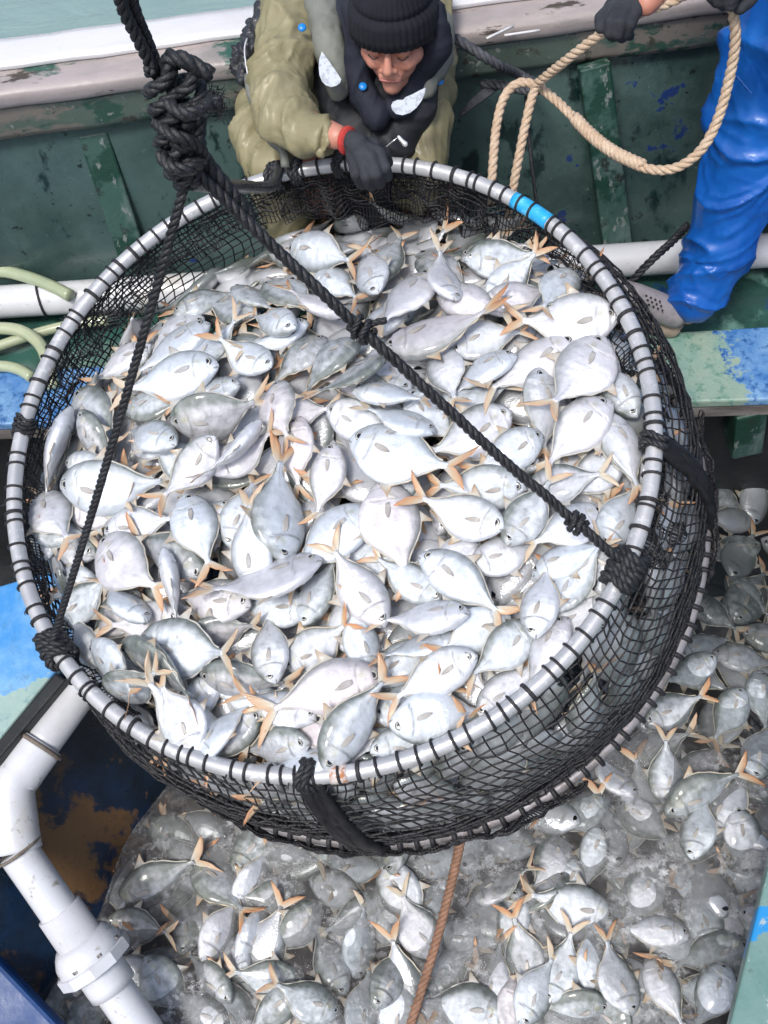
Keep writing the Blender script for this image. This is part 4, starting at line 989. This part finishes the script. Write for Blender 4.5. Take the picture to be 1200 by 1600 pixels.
# tan rope
tn_ = empty('tan_rope', at(840, 135, 2.6), 'tan twisted rope held in black gloves and looping down behind the hoop', 'rope')
def tp(name, pts, R=.0112, **kw): return rope(name, pts, R, M['beigerope'], tn_, tn_, **kw)
tp('held_length', [at(1110, -32, 2.26), at(1050, 2, 2.28), at(1003, 19, 2.30), at(965, 40, 2.34), at(935, 56, 2.38), at(890, 90, 2.46), at(850, 122, 2.56), at(836, 138, 2.60), at(822, 190, 2.62), at(806, 270, 2.66), at(792, 350, 2.72)])
tp('loop', [at(766, 318, 2.66), at(770, 260, 2.64), at(776, 196, 2.64), at(788, 152, 2.64), at(810, 130, 2.64), at(838, 134, 2.63), at(870, 158, 2.60), at(905, 192, 2.56), at(945, 228, 2.52), at(1000, 260, 2.48), at(1050, 264, 2.44), at(1092, 238, 2.40), at(1120, 190, 2.36), at(1140, 120, 2.30), at(1149, 60, 2.24), at(1143, 2, 2.18)])
tp('splice', [at(898, 184, 2.555), at(925, 212, 2.53), at(960, 238, 2.50), at(1004, 259, 2.475)], 0.0150, strands=4, pitch=.05)

# ------------------------------------------------------------------ soft bodies: joined tapered capsules, remeshed to one skin
def cap_geo(a, b2, r1, r2, seg=16):
    a, b2 = Vector(a), Vector(b2); d = b2-a; L = d.length; t = d.normalized() if L > 1e-6 else Vector((0, 0, 1)); u = t.orthogonal().normalized(); v = t.cross(u)
    rows = []; n = 5
    for i in range(n+1): f = -pi/2+pi/2*i/n; rows.append((a+t*(r1*sin(f)), r1*cos(f)))
    for i in range(n+1): f = pi/2*i/n; rows.append((b2+t*(r2*sin(f)), r2*cos(f)))
    vs = []; fs = []
    for c_, r in rows:
        for k in range(seg): an = 2*pi*k/seg; vs.append(c_+(u*cos(an)+v*sin(an))*max(r, 1e-4))
    for i in range(len(rows)-1):
        for k in range(seg): fs.append((i*seg+k, i*seg+(k+1) % seg, (i+1)*seg+(k+1) % seg, (i+1)*seg+k))
    fs.append(tuple(range(seg-1, -1, -1))); fs.append(tuple((len(rows)-1)*seg+k for k in range(seg))); return vs, fs
def ell_geo(c, rx, ry, rz, axes, seg=20, rings=12):
    vs = []; fs = []; X, Y, Z = axes
    for i in range(rings+1):
        f = -pi/2+pi*i/rings
        for k in range(seg): a = 2*pi*k/seg; vs.append(Vector(c)+X*(rx*cos(f)*cos(a))+Y*(ry*cos(f)*sin(a))+Z*(rz*sin(f)))
    for i in range(rings):
        for k in range(seg): fs.append((i*seg+k, i*seg+(k+1) % seg, (i+1)*seg+(k+1) % seg, (i+1)*seg+k))
    fs.append(tuple(range(seg-1, -1, -1))); fs.append(tuple(rings*seg+k for k in range(seg))); return vs, fs
def chain(pts):
    """pts: (point, radius) list"""
    return [cap_geo(a[0], b2[0], a[1], b2[1]) for a, b2 in zip(pts, pts[1:])]
def blob(name, geos, mat, root, vox=.008, smooth=6, wr=0., wscale=.05, parent=None, label=None, wr2=0., ws2=.02):
    me = mesh(name, *merge(geos)); me.transform(Matrix.Translation(-Vector(root.location))); o = link(name, me, mat, parent or root)
    m_ = o.modifiers.new('r', 'REMESH'); m_.mode = 'VOXEL'; m_.voxel_size = vox; m_.use_smooth_shade = True
    s = o.modifiers.new('s', 'SMOOTH'); s.iterations = smooth; s.factor = .5
    for k, (amp, sc) in enumerate(((wr, wscale), (wr2, ws2))):
        if amp:
            tx = bpy.data.textures.new(name+'_wrinkle', 'MARBLE' if k == 0 else 'CLOUDS'); tx.noise_scale = sc
            if k == 0: tx.turbulence = 9; tx.marble_type = 'SOFT'
            d = o.modifiers.new('d', 'DISPLACE'); d.texture = tx; d.strength = amp; d.mid_level = .5; d.texture_coords = 'LOCAL'
    if label: o['label'] = label
    return o
def folds(ch, n, seed, r=.010, side=None, lift=.35, span=(.7, 1.8), skew=.7):
    """soft cloth ridges running slantwise round a limb given as (point, radius) list"""
    R_ = random.Random(seed); out = []; P = [Vector(a[0]) for a in ch]; rad = [a[1] for a in ch]; side = side or -FWD
    L = [0]
    for a, b2 in zip(P, P[1:]): L.append(L[-1]+(b2-a).length)
    for k in range(n):
        s0 = L[-1]*(k+R_.uniform(.1, .9))/n; a0 = R_.uniform(-1.2, 1.2); sp_ = R_.uniform(*span); sk = R_.uniform(.3, 1)*skew*R_.choice((1, 1, -1)); rr = r*R_.uniform(.6, 1.3); pts = []
        for q in range(9):
            u_ = q/8-.5; s1 = min(L[-1]*.999, max(0, s0+u_*sk*.12)); j = max(i for i in range(len(L)-1) if L[i] <= s1) if s1 > 0 else 0
            f = (s1-L[j])/max(1e-6, L[j+1]-L[j]); c_ = P[j].lerp(P[j+1], f); rd = rad[j]*(1-f)+rad[j+1]*f; t_ = (P[j+1]-P[j]).normalized()
            u1 = (side-t_*side.dot(t_)).normalized(); v1 = t_.cross(u1); a = a0+u_*sp_; pts.append(c_+(u1*cos(a)+v1*sin(a))*(rd-rr*lift))
        out.append(tube(pts, lambda t, rr=rr: rr*(.35+.65*sin(pi*t)), 8))
    return out
def crease(o, ch, amp, freq, seed=0, root=None):
    """press cloth folds into a remeshed blob: ridges cross the limb that runs along ch"""
    dg = bpy.context.evaluated_depsgraph_get(); me = bpy.data.meshes.new_from_object(o.evaluated_get(dg)); o.modifiers.clear(); old = o.data; o.data = me
    n = len(me.vertices); co = np.empty(n*3); me.vertices.foreach_get('co', co); co = co.reshape(-1, 3); nm = np.empty(n*3); me.vertices.foreach_get('normal', nm); nm = nm.reshape(-1, 3)
    off = Vector(root.location); P = [Vector(a[0])-off for a in ch]; out = co.copy(); sd = Vector((seed*3.7, seed*1.3, seed*2.1))
    for i in range(n):
        p = Vector(co[i]); best = None
        for j in range(len(P)-1):
            d = P[j+1]-P[j]; f = max(0, min(1, (p-P[j]).dot(d)/d.length_squared)); q = (p-P[j]-d*f).length
            if best is None or q < best[0]: best = (q, j, f, d.normalized())
        q_, j, f, d = best; L = sum((P[k+1]-P[k]).length for k in range(j))+(P[j+1]-P[j]).length*f
        r = p-(P[j]+(P[j+1]-P[j])*f); w = Vector(noise.noise_vector(p*3.5+sd))
        v = r*3.2+Vector((0, 0, L*freq+r.dot(RT)*freq*.7))+w*1.1+sd; a = noise.noise(v); b2 = noise.noise(v*2.1+Vector((5, 5, 5)))
        h = max(0, 1-abs(a)*2.6)**2*1.5+.5*max(0, 1-abs(b2)*2.6)**2-.6
        out[i] = co[i]+nm[i]*(amp*h)
    me.vertices.foreach_set('co', out.ravel()); me.update(); me.polygons.foreach_set('use_smooth', [True]*len(me.polygons)); return o
def hand(name, wrist, knuck, tips, root, mat, rw=.030, palm_n=None, lab=None, fr=.0098, extra=()):
    """wrist, knuckle centre, list of 5 chains (4 fingers then thumb) of points"""
    g = list(extra)
    for ch in tips[:4]:
        g += chain([(wrist.lerp(ch[0], .35), .017), (ch[0], fr*1.25)]); g += chain([(p, fr*(1.15-.1*i)) for i, p in enumerate(ch)])
    th = tips[4]; g += chain([(wrist.lerp(th[0], .5), .018), (th[0], fr*1.45)]); g += chain([(p, fr*(1.3-.12*i)) for i, p in enumerate(th)])
    return blob(name, g, mat, root, .0034, 3, label=lab)

# ---- the man in khaki
mn = empty('person', at(590, 330, 2.9), 'person in khaki waterproofs and a black knit cap bending over the hoop, gripping it', 'person')
S = lambda x, y, d: at(x, y, d)
hx, hu_, hf = None, None, None
HC = S(616, 42, 2.48)
fwd_ = (-UP*.87+(-FWD)*.48-RT*.16).normalized(); upv = ((-FWD)*.80+UP*.60-RT*.05); upv = (upv-fwd_*upv.dot(fwd_)).normalized(); rtv = fwd_.cross(upv)   # rtv: the image's right... sign fixed below
if rtv.dot(RT) < 0: rtv = -rtv
HS = 1.10
def hp_(x, y, z): return HC+(rtv*x+fwd_*y+upv*z)*HS     # head space: x image right, y face forward, z crown
AX = (rtv, fwd_, upv)
g = [ell_geo(hp_(0, -.008, .022), .074, .092, .088, AX), ell_geo(hp_(0, .022, -.048), .058, .066, .062, AX), cap_geo(hp_(0, .060, -.094), hp_(0, .040, -.092), .024, .036),
     cap_geo(hp_(-.034, .062, -.035), hp_(-.045, .04, -.03), .020, .024), cap_geo(hp_(.034, .062, -.035), hp_(.045, .04, -.03), .020, .024),
     cap_geo(hp_(-.038, .073, .014), hp_(.038, .073, .014), .011, .011),
     cap_geo(hp_(0, .084, .004), hp_(0, .102, -.030), .007, .0115), cap_geo(hp_(-.014, .092, -.035), hp_(.014, .092, -.035), .008, .008),
     cap_geo(hp_(-.018, .080, -.060), hp_(.018, .080, -.060), .009, .009), cap_geo(hp_(-.012, .078, -.070), hp_(.012, .078, -.070), .007, .007),
     cap_geo(hp_(-.033, .073, -.002), hp_(-.027, .074, -.003), .013, .013), cap_geo(hp_(.033, .073, -.002), hp_(.027, .074, -.003), .013, .013),
     cap_geo(hp_(-.076, -.01, -.02), hp_(-.078, -.014, .01), .010, .013), cap_geo(hp_(.076, -.01, -.02), hp_(.078, -.014, .01), .010, .013)]
# neck, trunk, arms and legs under the clothes: one skin
NK = S(600, 92, 2.62); CH = S(585, 130, 2.72); HP = S(560, 300, 2.98)
SHL, ELL, WRL = S(455, 40, 2.64), S(425, 172, 2.58), S(527, 214, 2.44)
SHR, ELR, WRR = S(668, 55, 2.80), S(675, 180, 2.80), S(640, 275, 2.80)
g += chain([(hp_(0, -.02, -.05), .055), (NK, .055), (CH, .10), (HP, .12)]) + chain([(CH, .10), (SHL, .06), (ELL, .042), (WRL, .028)]) + chain([(CH, .10), (SHR, .05), (ELR, .035), (WRR, .028)])
g += chain([(HP, .11), (S(430, 262, 2.80), .07), (S(470, 420, 3.02), .05)]) + chain([(HP, .11), (S(665, 300, 2.86), .07), (S(650, 440, 3.05), .05)])
blob('body', g, M['skin'], mn, .0048, 4)
# eyelids' dark line, brows and lips
for sg in (-1, 1):
    vs, fs = tube([hp_(sg*.020, .0865, -.007), hp_(sg*.030, .0885, -.011), hp_(sg*.042, .082, -.006)], .0016, 6, .002); child('eyelashes', mesh('eyelashes', vs, fs), M['hair'], mn)
    vs, fs = tube([hp_(sg*.016, .087, .010), hp_(sg*.030, .089, .016), hp_(sg*.048, .078, .013)], lambda t: .0034*(1-.5*t), 6, .002); child('eyebrow', mesh('eyebrow', vs, fs), M['hair'], mn)
vs, fs = tube([hp_(-.022, .083, -.064), hp_(-.01, .0875, -.0635), hp_(.01, .0875, -.0635), hp_(.022, .083, -.064)], .0028, 8, .002); child('lips', mesh('lips', vs, fs), M['lips'], mn)
# knit cap: ribbed dome with a folded brim
vs = []; fs = []; sg_ = 220; nr_ = 26
for i in range(nr_+1):
    t = i/nr_; f = t*pi*.53
    for k in range(sg_):
        a = 2*pi*k/sg_; rib = 1+.012*cos(a*44); fold = .007 if t > .74 else 0; bl = .006 if abs(t-.74) < .03 else 0
        tilt = .030*cos(a)*0
        x = (.083+fold-bl)*sin(min(f, pi*.5))**.8*cos(a)*rib; y = (.099+fold-bl)*sin(min(f, pi*.5))**.8*sin(a)*rib-.008; z = .044+.092*cos(f) if f < pi/2 else .044-(f-pi/2)*.3
        z += -.034*max(0, (t-.4)) * (1-1.0*sin(a)*.9)
        vs.append(hp_(x, y, z))
    if i:
        for k in range(sg_): fs.append(((i-1)*sg_+k, (i-1)*sg_+(k+1) % sg_, i*sg_+(k+1) % sg_, i*sg_+k))
fs.append(tuple(range(sg_))); me = mesh('knit_cap', vs, fs); fix_normals(me); kc = child('knit_cap', me, M['cap'], mn)
sm = kc.modifiers.new('s', 'SOLIDIFY'); sm.thickness = .004; sm.offset = 1
# hood wrapped round the head and falling to the chest, open at the face
g = chain([(hp_(-.080, -.02, .03), .030), (hp_(-.083, -.005, -.05), .034), (S(556, 118, 2.58), .036), (S(585, 180, 2.60), .036)])
g += chain([(hp_(.084, -.02, .03), .026), (hp_(.086, .0, -.05), .032), (S(652, 112, 2.58), .034), (S(628, 165, 2.60), .036)])
g += chain([(hp_(-.06, -.06, -.02), .05), (hp_(.06, -.06, -.02), .05)]) + chain([(S(548, 30, 2.60), .055), (S(565, 120, 2.64), .06)]) + chain([(S(668, 40, 2.66), .03), (S(660, 110, 2.66), .05)])
crease(blob('hood', g, M['hood'], mn, .0065, 5), [(S(560, 60, 2.56), 0), (S(590, 220, 2.56), 0)], .007, 10, 7, mn)
# vest and grey panels
g = chain([(S(575, 60, 2.74), .12), (S(590, 140, 2.72), .125), (S(585, 215, 2.80), .12), (S(575, 300, 2.92), .13)])+chain([(S(520, 80, 2.66), .06), (S(530, 150, 2.66), .06), (S(560, 230, 2.72), .07)])+chain([(S(655, 110, 2.66), .055), (S(650, 165, 2.66), .06), (S(600, 235, 2.70), .06)])
crease(blob('vest', g, M['vest'], mn, .008, 4), [(S(580, 60, 2.7), 0), (S(600, 260, 2.7), 0)], .010, 8, 9, mn)
g = chain([(S(498, -20, 2.62), .045), (S(508, 50, 2.57), .040), (S(522, 100, 2.57), .036), (S(528, 140, 2.58), .030)])
blob('strap_panel', g, M['grey_panel'], mn, .007, 6, .006, .05)
g = chain([(S(688, 40, 2.72), .035), (S(684, 90, 2.64), .038), (S(660, 135, 2.60), .032)])
blob('strap_panel', g, M['grey_panel'], mn, .007, 6, .006, .05)
# khaki jacket: both sleeves, the shoulders and the back
g = chain([(S(585, -40, 2.80), .15), (S(500, -10, 2.76), .12), (S(452, 20, 2.66), .085), (S(443, 90, 2.60), .074), (S(437, 150, 2.56), .074), (S(450, 190, 2.52), .066), (S(474, 204, 2.49), .055), (S(488, 209, 2.47), .050)])
g += chain([(S(585, -40, 2.80), .15), (S(668, 0, 2.76), .07), (S(668, 80, 2.75), .066), (S(668, 160, 2.74), .068), (S(662, 240, 2.74), .072), (S(655, 290, 2.76), .065)])
g += chain([(S(530, 40, 2.88), .14), (S(560, 200, 2.98), .13)])
sl1 = [(S(480, 0, 2.68), .09), (S(452, 20, 2.66), .085), (S(443, 90, 2.60), .074), (S(437, 150, 2.56), .074), (S(450, 190, 2.52), .066), (S(474, 204, 2.49), .055), (S(488, 209, 2.47), .050)]
g += [tube([S(498, 176, 2.47), S(512, 196, 2.43), S(512, 224, 2.43), S(500, 244, 2.45)], .007, 8)]
crease(blob('jacket', g, M['khaki'], mn, .0055, 3), sl1[1:]+[(S(560, 235, 2.40), .04)], .0115, 12, 1, mn)
vs, fs = tube([S(504, 214, 2.45), S(512, 214, 2.447), S(517, 214, 2.445)], .044, 20, .004)
# khaki trousers: both thighs
g = chain([(S(540, 300, 3.0), .13), (S(400, 170, 2.86), .055), (S(398, 215, 2.80), .062), (S(425, 262, 2.76), .062), (S(470, 400, 3.0), .08)]) + chain([(S(560, 300, 3.0), .13), (S(655, 290, 2.88), .075), (S(650, 400, 3.0), .085), (S(640, 480, 3.1), .09)])
crease(blob('trousers', g, M['khaki'], mn, .0065, 3), [(S(400, 120, 2.84), 0), (S(398, 215, 2.80), 0), (S(425, 262, 2.76), 0), (S(480, 400, 2.9), 0)], .009, 10, 5, mn)
# wrist, red cuff, glove on the hoop
G0 = S(540, 216, 2.425); 
vs, fs = tube([S(540, 219, 2.424), S(545, 220, 2.42)], lambda t: .0315, 20, .003); child('red_cuff', mesh('red_cuff', vs, fs), M['redcuff'], mn)
kn = [S(556, 246, 2.42), S(570, 242, 2.40), S(585, 238, 2.395), S(598, 232, 2.40)]
tips = [[S(552, 250, 2.42), S(556, 272, 2.41), S(564, 288, 2.45), S(568, 290, 2.50)],
        [S(566, 250, 2.40), S(572, 276, 2.39), S(580, 292, 2.44), S(582, 291, 2.49)],
        [S(580, 247, 2.39), S(588, 272, 2.39), S(594, 288, 2.44), S(594, 287, 2.49)],
        [S(592, 240, 2.40), S(602, 262, 2.40), S(606, 276, 2.44), S(604, 276, 2.48)],
        [S(584, 228, 2.43), S(600, 240, 2.46), S(606, 254, 2.50)]]
hand('glove', S(549, 222, 2.42), None, tips, mn, M['glove'], fr=.0125, extra=[cap_geo(S(550, 221, 2.418), S(558, 226, 2.41), .024, .027)])
# the other hand grips behind the hoop, under the net's edge
# reflective patches, snaps, zip pull
def patch(name, pts, mat, dep_off=0., th=.003, root=mn):
    n = len(pts); c_ = sum(pts, Vector())/n; nrm = (CAM-c_).normalized(); vs = [p+nrm*th for p in pts]+[p-nrm*th for p in pts]
    fs = [tuple(range(n)), tuple(range(2*n-1, n-1, -1))]+[(i, i+n, (i+1) % n+n, (i+1) % n) for i in range(n)]
    me = mesh(name, vs, fs); fix_normals(me); return child(name, me, mat, root, False)
dp = 2.50
patch('reflective_patch', [S(x, y, dp+.01*(y-110)/50) for x, y in resample2([(503, 80), (510, 88), (520, 103), (532, 124), (526, 133), (514, 135), (505, 130), (500, 118), (498, 100)])] if False else [S(x, y, 2.505) for x, y in [(503, 80), (507, 86), (513, 94), (520, 104), (527, 114), (533, 124), (531, 130), (525, 134), (517, 136), (509, 133), (503, 127), (499, 117), (498, 104), (499, 92)]], M['patch'])
patch('reflective_patch', [S(x, y, 2.475) for x, y in [(665, 137), (664, 145), (659, 157), (651, 168), (641, 176), (629, 180), (619, 178), (613, 172), (611, 165), (614, 159), (621, 156), (630, 156), (633, 152), (645, 147), (656, 141)]], M['patch'])
for x, y, d in ((472, 43, 2.515), (567, 135, 2.55), (687, 127, 2.64)):
    me = mesh('snap', *ell_geo(S(x, y, d), .010, .010, .005, (RT, UP, -FWD), 16, 8)); child('snap', me, M['snap'], mn)
g = merge([cap_geo(S(623, 214, 2.50), S(627, 219, 2.50), .004, .005), cap_geo(S(627, 219, 2.50), S(633, 225, 2.50), .0045, .0065), tube([S(600, 232, 2.54), S(612, 222, 2.53), S(624, 213, 2.52)], .0012, 5)])
child('zip_pull', mesh('zip_pull', *g), M['zip'], mn)
# black strap bundle at his side
bs = empty('tool_bag', S(380, 120, 2.7), 'crumpled black bag with straps hanging at the shoulder of the khaki jacket', 'bag')
g = chain([(S(436, -14, 2.66), .022), (S(408, 24, 2.64), .024), (S(392, 60, 2.62), .028), (S(383, 95, 2.61), .030), (S(380, 122, 2.61), .026)])+chain([(S(385, 92, 2.60), .022), (S(370, 78, 2.61), .018), (S(367, 90, 2.61), .014)])+chain([(S(380, 112, 2.60), .016), (S(363, 103, 2.60), .010), (S(354, 110, 2.60), .004)])
blob('pouch', g, M['black_strap'], bs, .005, 2, .016, .03, wr2=.008, ws2=.012)
vs, fs = tube([S(388, 118, 2.59), S(393, 150, 2.58), S(410, 190, 2.62), S(424, 220, 2.60), S(442, 236, 2.60), S(446, 262, 2.60)], .011, 8, .01); child('strap', mesh('strap', vs, fs), M['grey_panel'], bs)
vs, fs = tube([S(386, 60, 2.575), S(382, 80, 2.57), S(388, 120, 2.565), S(396, 148, 2.56)], .0022, 6, .01); child('piping', mesh('piping', vs, fs), M['zip'], bs)

# ---- the person in blue waders
pb = empty('person', at(1150, 500, 3.05), 'person in bright blue waders at the right, hauling the tan rope with black gloves', 'person')
FT = atz(1050, 500, ZD+.08)
hipR = Vector((1.13, 2.02, .55)); 
def Wp(x, y, d): return at(x, y, d)
g = chain([(Wp(1262, -40, 2.50), .15), (Wp(1205, 150, 2.68), .125), (Wp(1152, 300, 2.84), .103), (Wp(1120, 400, 2.96), .088), (Wp(1085, 462, 3.02), .080)])
g += chain([(Wp(1262, -40, 2.50), .15), (Wp(1300, -180, 2.42), .16)])+chain([(Wp(1280, -40, 2.60), .14), (Wp(1330, 150, 2.78), .10), (Wp(1300, 330, 2.98), .085), (Wp(1290, 440, 3.10), .08)])
g += chain([(Wp(1150, 60, 2.62), .035), (Wp(1120, 200, 2.76), .035)])+chain([(Wp(1118, 420, 2.97), .060), (Wp(1062, 462, 3.03), .038), (Wp(1090, 484, 3.05), .045)])
leg = [(Wp(1225, 30, 2.58), .12), (Wp(1200, 150, 2.68), .10), (Wp(1150, 300, 2.84), .085), (Wp(1118, 400, 2.96), .068), (Wp(1085, 480, 3.04), .070)]
g += [tube([Wp(1148, 115, 2.57), Wp(1162, 132, 2.565), Wp(1180, 152, 2.56)], .006, 6)]
crease(blob('waders', g, M['waders'], pb, .0065, 3), leg, .011, 7, 2, pb)
# body skin (continuous) inside, above the frame
SH1, SH2 = Wp(1230, -330, 2.22), Wp(1420, -300, 2.35); CB = Wp(1320, -300, 2.35)
g = chain([(Wp(1290, -100, 2.46), .12), (CB, .13), (Wp(1300, -430, 2.24), .055), (Wp(1285, -520, 2.14), .085)])+chain([(CB, .1), (SH1, .055), (Wp(1120, -180, 2.24), .042), (Wp(1030, -18, 2.27), .028), (Wp(1010, 6, 2.28), .026)])
g += chain([(CB, .1), (SH2, .055), (Wp(1320, -120, 2.2), .042), (Wp(1215, -30, 2.16), .028)])+chain([(Wp(1290, -100, 2.46), .12), (Wp(1200, 150, 2.68), .07), (Wp(1118, 400, 2.96), .045), (Wp(1075, 488, 3.08), .035)])
g += [ell_geo(Wp(1285, -505, 2.10), .055, .03, .06, (RT, -FWD, UP))]
blob('body', g, M['skin'], pb, .008, 4)
g = chain([(CB, .15), (SH1, .075), (Wp(1120, -180, 2.24), .060), (Wp(1050, -45, 2.27), .046)])+chain([(CB, .15), (SH2, .075), (Wp(1330, -120, 2.2), .060), (Wp(1235, -42, 2.16), .046)])+chain([(CB, .15), (Wp(1290, -140, 2.44), .15)])
blob('jacket', g, M['vest'], pb, .010, 4, .015, .07)
g = [ell_geo(Wp(1285, -545, 2.10), .10, .10, .085, (RT, -FWD, UP))]; blob('knit_cap', g, M['cap'], pb, .008, 3)
vs, fs = tube([Wp(1013, -9, 2.28), Wp(1008, -6, 2.282)], .029, 16, .004); child('red_cuff', mesh('red_cuff', vs, fs), M['redcuff'], pb)
tips = [[Wp(955, 12, 2.30), Wp(938, 28, 2.28), Wp(938, 44, 2.27)], [Wp(968, 14, 2.28), Wp(954, 34, 2.25), Wp(952, 52, 2.26), Wp(958, 58, 2.29)], [Wp(980, 16, 2.27), Wp(970, 36, 2.245), Wp(966, 54, 2.26), Wp(972, 60, 2.29)], [Wp(992, 20, 2.27), Wp(984, 38, 2.25), Wp(980, 52, 2.27), Wp(984, 56, 2.30)], [Wp(975, 2, 2.32), Wp(955, 8, 2.35), Wp(945, 25, 2.36), Wp(940, 38, 2.36)]]
hand('glove', Wp(992, 2, 2.29), None, tips, pb, M['glove'], fr=.0125)
tips = [[Wp(1160, -22, 2.15), Wp(1146, -8, 2.13), Wp(1142, 8, 2.15)], [Wp(1150, -26, 2.16), Wp(1130, -14, 2.13), Wp(1124, 2, 2.15), Wp(1130, 8, 2.19)], [Wp(1148, -30, 2.18), Wp(1122, -22, 2.16), Wp(1112, -6, 2.17), Wp(1120, 4, 2.21)], [Wp(1150, -36, 2.2), Wp(1124, -32, 2.19), Wp(1112, -20, 2.19)], [Wp(1182, -18, 2.2), Wp(1170, 0, 2.18), Wp(1156, 12, 2.17)]]
hand('glove', Wp(1195, -26, 2.17), None, tips, pb, M['glove'], fr=.0135)
# clog: shell, sole, holes
def foot(x, y, d): return Wp(x, y, d)
g = chain([(Wp(968, 446, 2.98), .022), (Wp(992, 462, 3.0), .036), (Wp(1025, 478, 3.03), .042), (Wp(1052, 490, 3.05), .040)])
cl = blob('clog', g, M['clog'], pb, .005, 4)
g = chain([(Wp(960, 456, 3.03), .012), (Wp(985, 472, 3.06), .016), (Wp(1020, 490, 3.085), .018), (Wp(1058, 506, 3.10), .020)])
blob('sole', g, M['sole'], pb, .004, 3, parent=cl)
hv = []
for r_ in range(3):
    for c_ in range(4):
        x = 1010+c_*7+r_*2; y = 462+c_*3+r_*7; p = Wp(x, y, 2.968+.004*r_+.002*c_); hv.append(ell_geo(p, .0032, .0032, .004, (RT, UP, -FWD), 8, 5))
child_of_mesh('clog_holes', mesh('clog_holes', *merge(hv)), M['dark'], cl, pb)
g = chain([(Wp(1005, 494, 3.08), .030), (Wp(1030, 505, 3.10), .036), (Wp(1048, 512, 3.11), .030)])
sk = link('tan_bag', mesh('tan_bag', *merge(g)), M['sack']); m_ = sk.modifiers.new('r', 'REMESH'); m_.mode = 'VOXEL'; m_.voxel_size = .006; m_.use_smooth_shade = True
s_ = sk.modifiers.new('s', 'SMOOTH'); s_.iterations = 5; tag(sk, 'small tan cloth bundle lying on the deck beneath the grey clog', 'bundle')

# ------------------------------------------------------------------ labels of the fish
LMN = [('the tan rope', 800, 300), ('the glove on the hoop', 575, 275), ('the blue tape', 830, 332), ('the grey clog', 990, 475), ('the right strap knot', 1016, 690), ('the right sling knot', 960, 885),
       ('the rusty hoop joint', 530, 1224), ('the left sling knot', 85, 1015), ('the hoop cord tangle', 34, 668), ("the heap's centre", 540, 740), ('the lower rope whipping', 850, 790),
       ('the upper rope whipping', 540, 485), ('the bottom strap knot', 482, 1225)]
LMH = [('the white flange', 140, 1500), ('the top of the brown rope', 722, 1310), ('the foot of the brown rope', 640, 1598), ('the blue paint stroke', 1170, 1440), ('the green timber bracket', 1170, 670), ('the dark blue plank', 60, 1590),
       ('the lower right corner', 1190, 1590), ('the blue and brown wall', 200, 1330), ("the net's lowest point", 520, 1325)]
hypot_ = math.hypot
ORD = ['nearest', '2nd nearest', '3rd nearest', '4th nearest', '5th nearest', '6th nearest', '7th nearest', '8th nearest', '9th nearest', '10th nearest']
def dirname(a):
    names = ['right', 'upper right', 'up', 'upper left', 'left', 'lower left', 'down', 'lower right']
    return names[int(round(a/(pi/4))) % 8]
for where, LMK, grp in (('net', LMN, 'silver fish heaped in the hoop net'), ('hold', LMH, 'silver fish floating in the hold')):
    its = [f for f in fish_items if f[6] == where]
    for f in its:
        best = None
        for nm_, lx, ly in LMK:
            d0 = hypot_(f[1]-lx, f[2]-ly); rk = sum(1 for g_ in its if hypot_(g_[1]-lx, g_[2]-ly) < d0)
            if best is None or (rk, d0) < best[:2]: best = (rk, d0, nm_)
        sh = 'dark grey' if f[3] > .6 else 'grey' if f[3] > .3 else 'white'
        rk = best[0]+1; o_ = 'nearest' if rk == 1 else '%d%s nearest' % (rk, 'th' if 10 <= rk % 100 <= 20 else {1: 'st', 2: 'nd', 3: 'rd'}.get(rk % 10, 'th'))
        tag(f[0], '%s fish with head pointing %s, %s to %s' % (sh, dirname(f[5]), o_, best[2]), 'fish', grp)
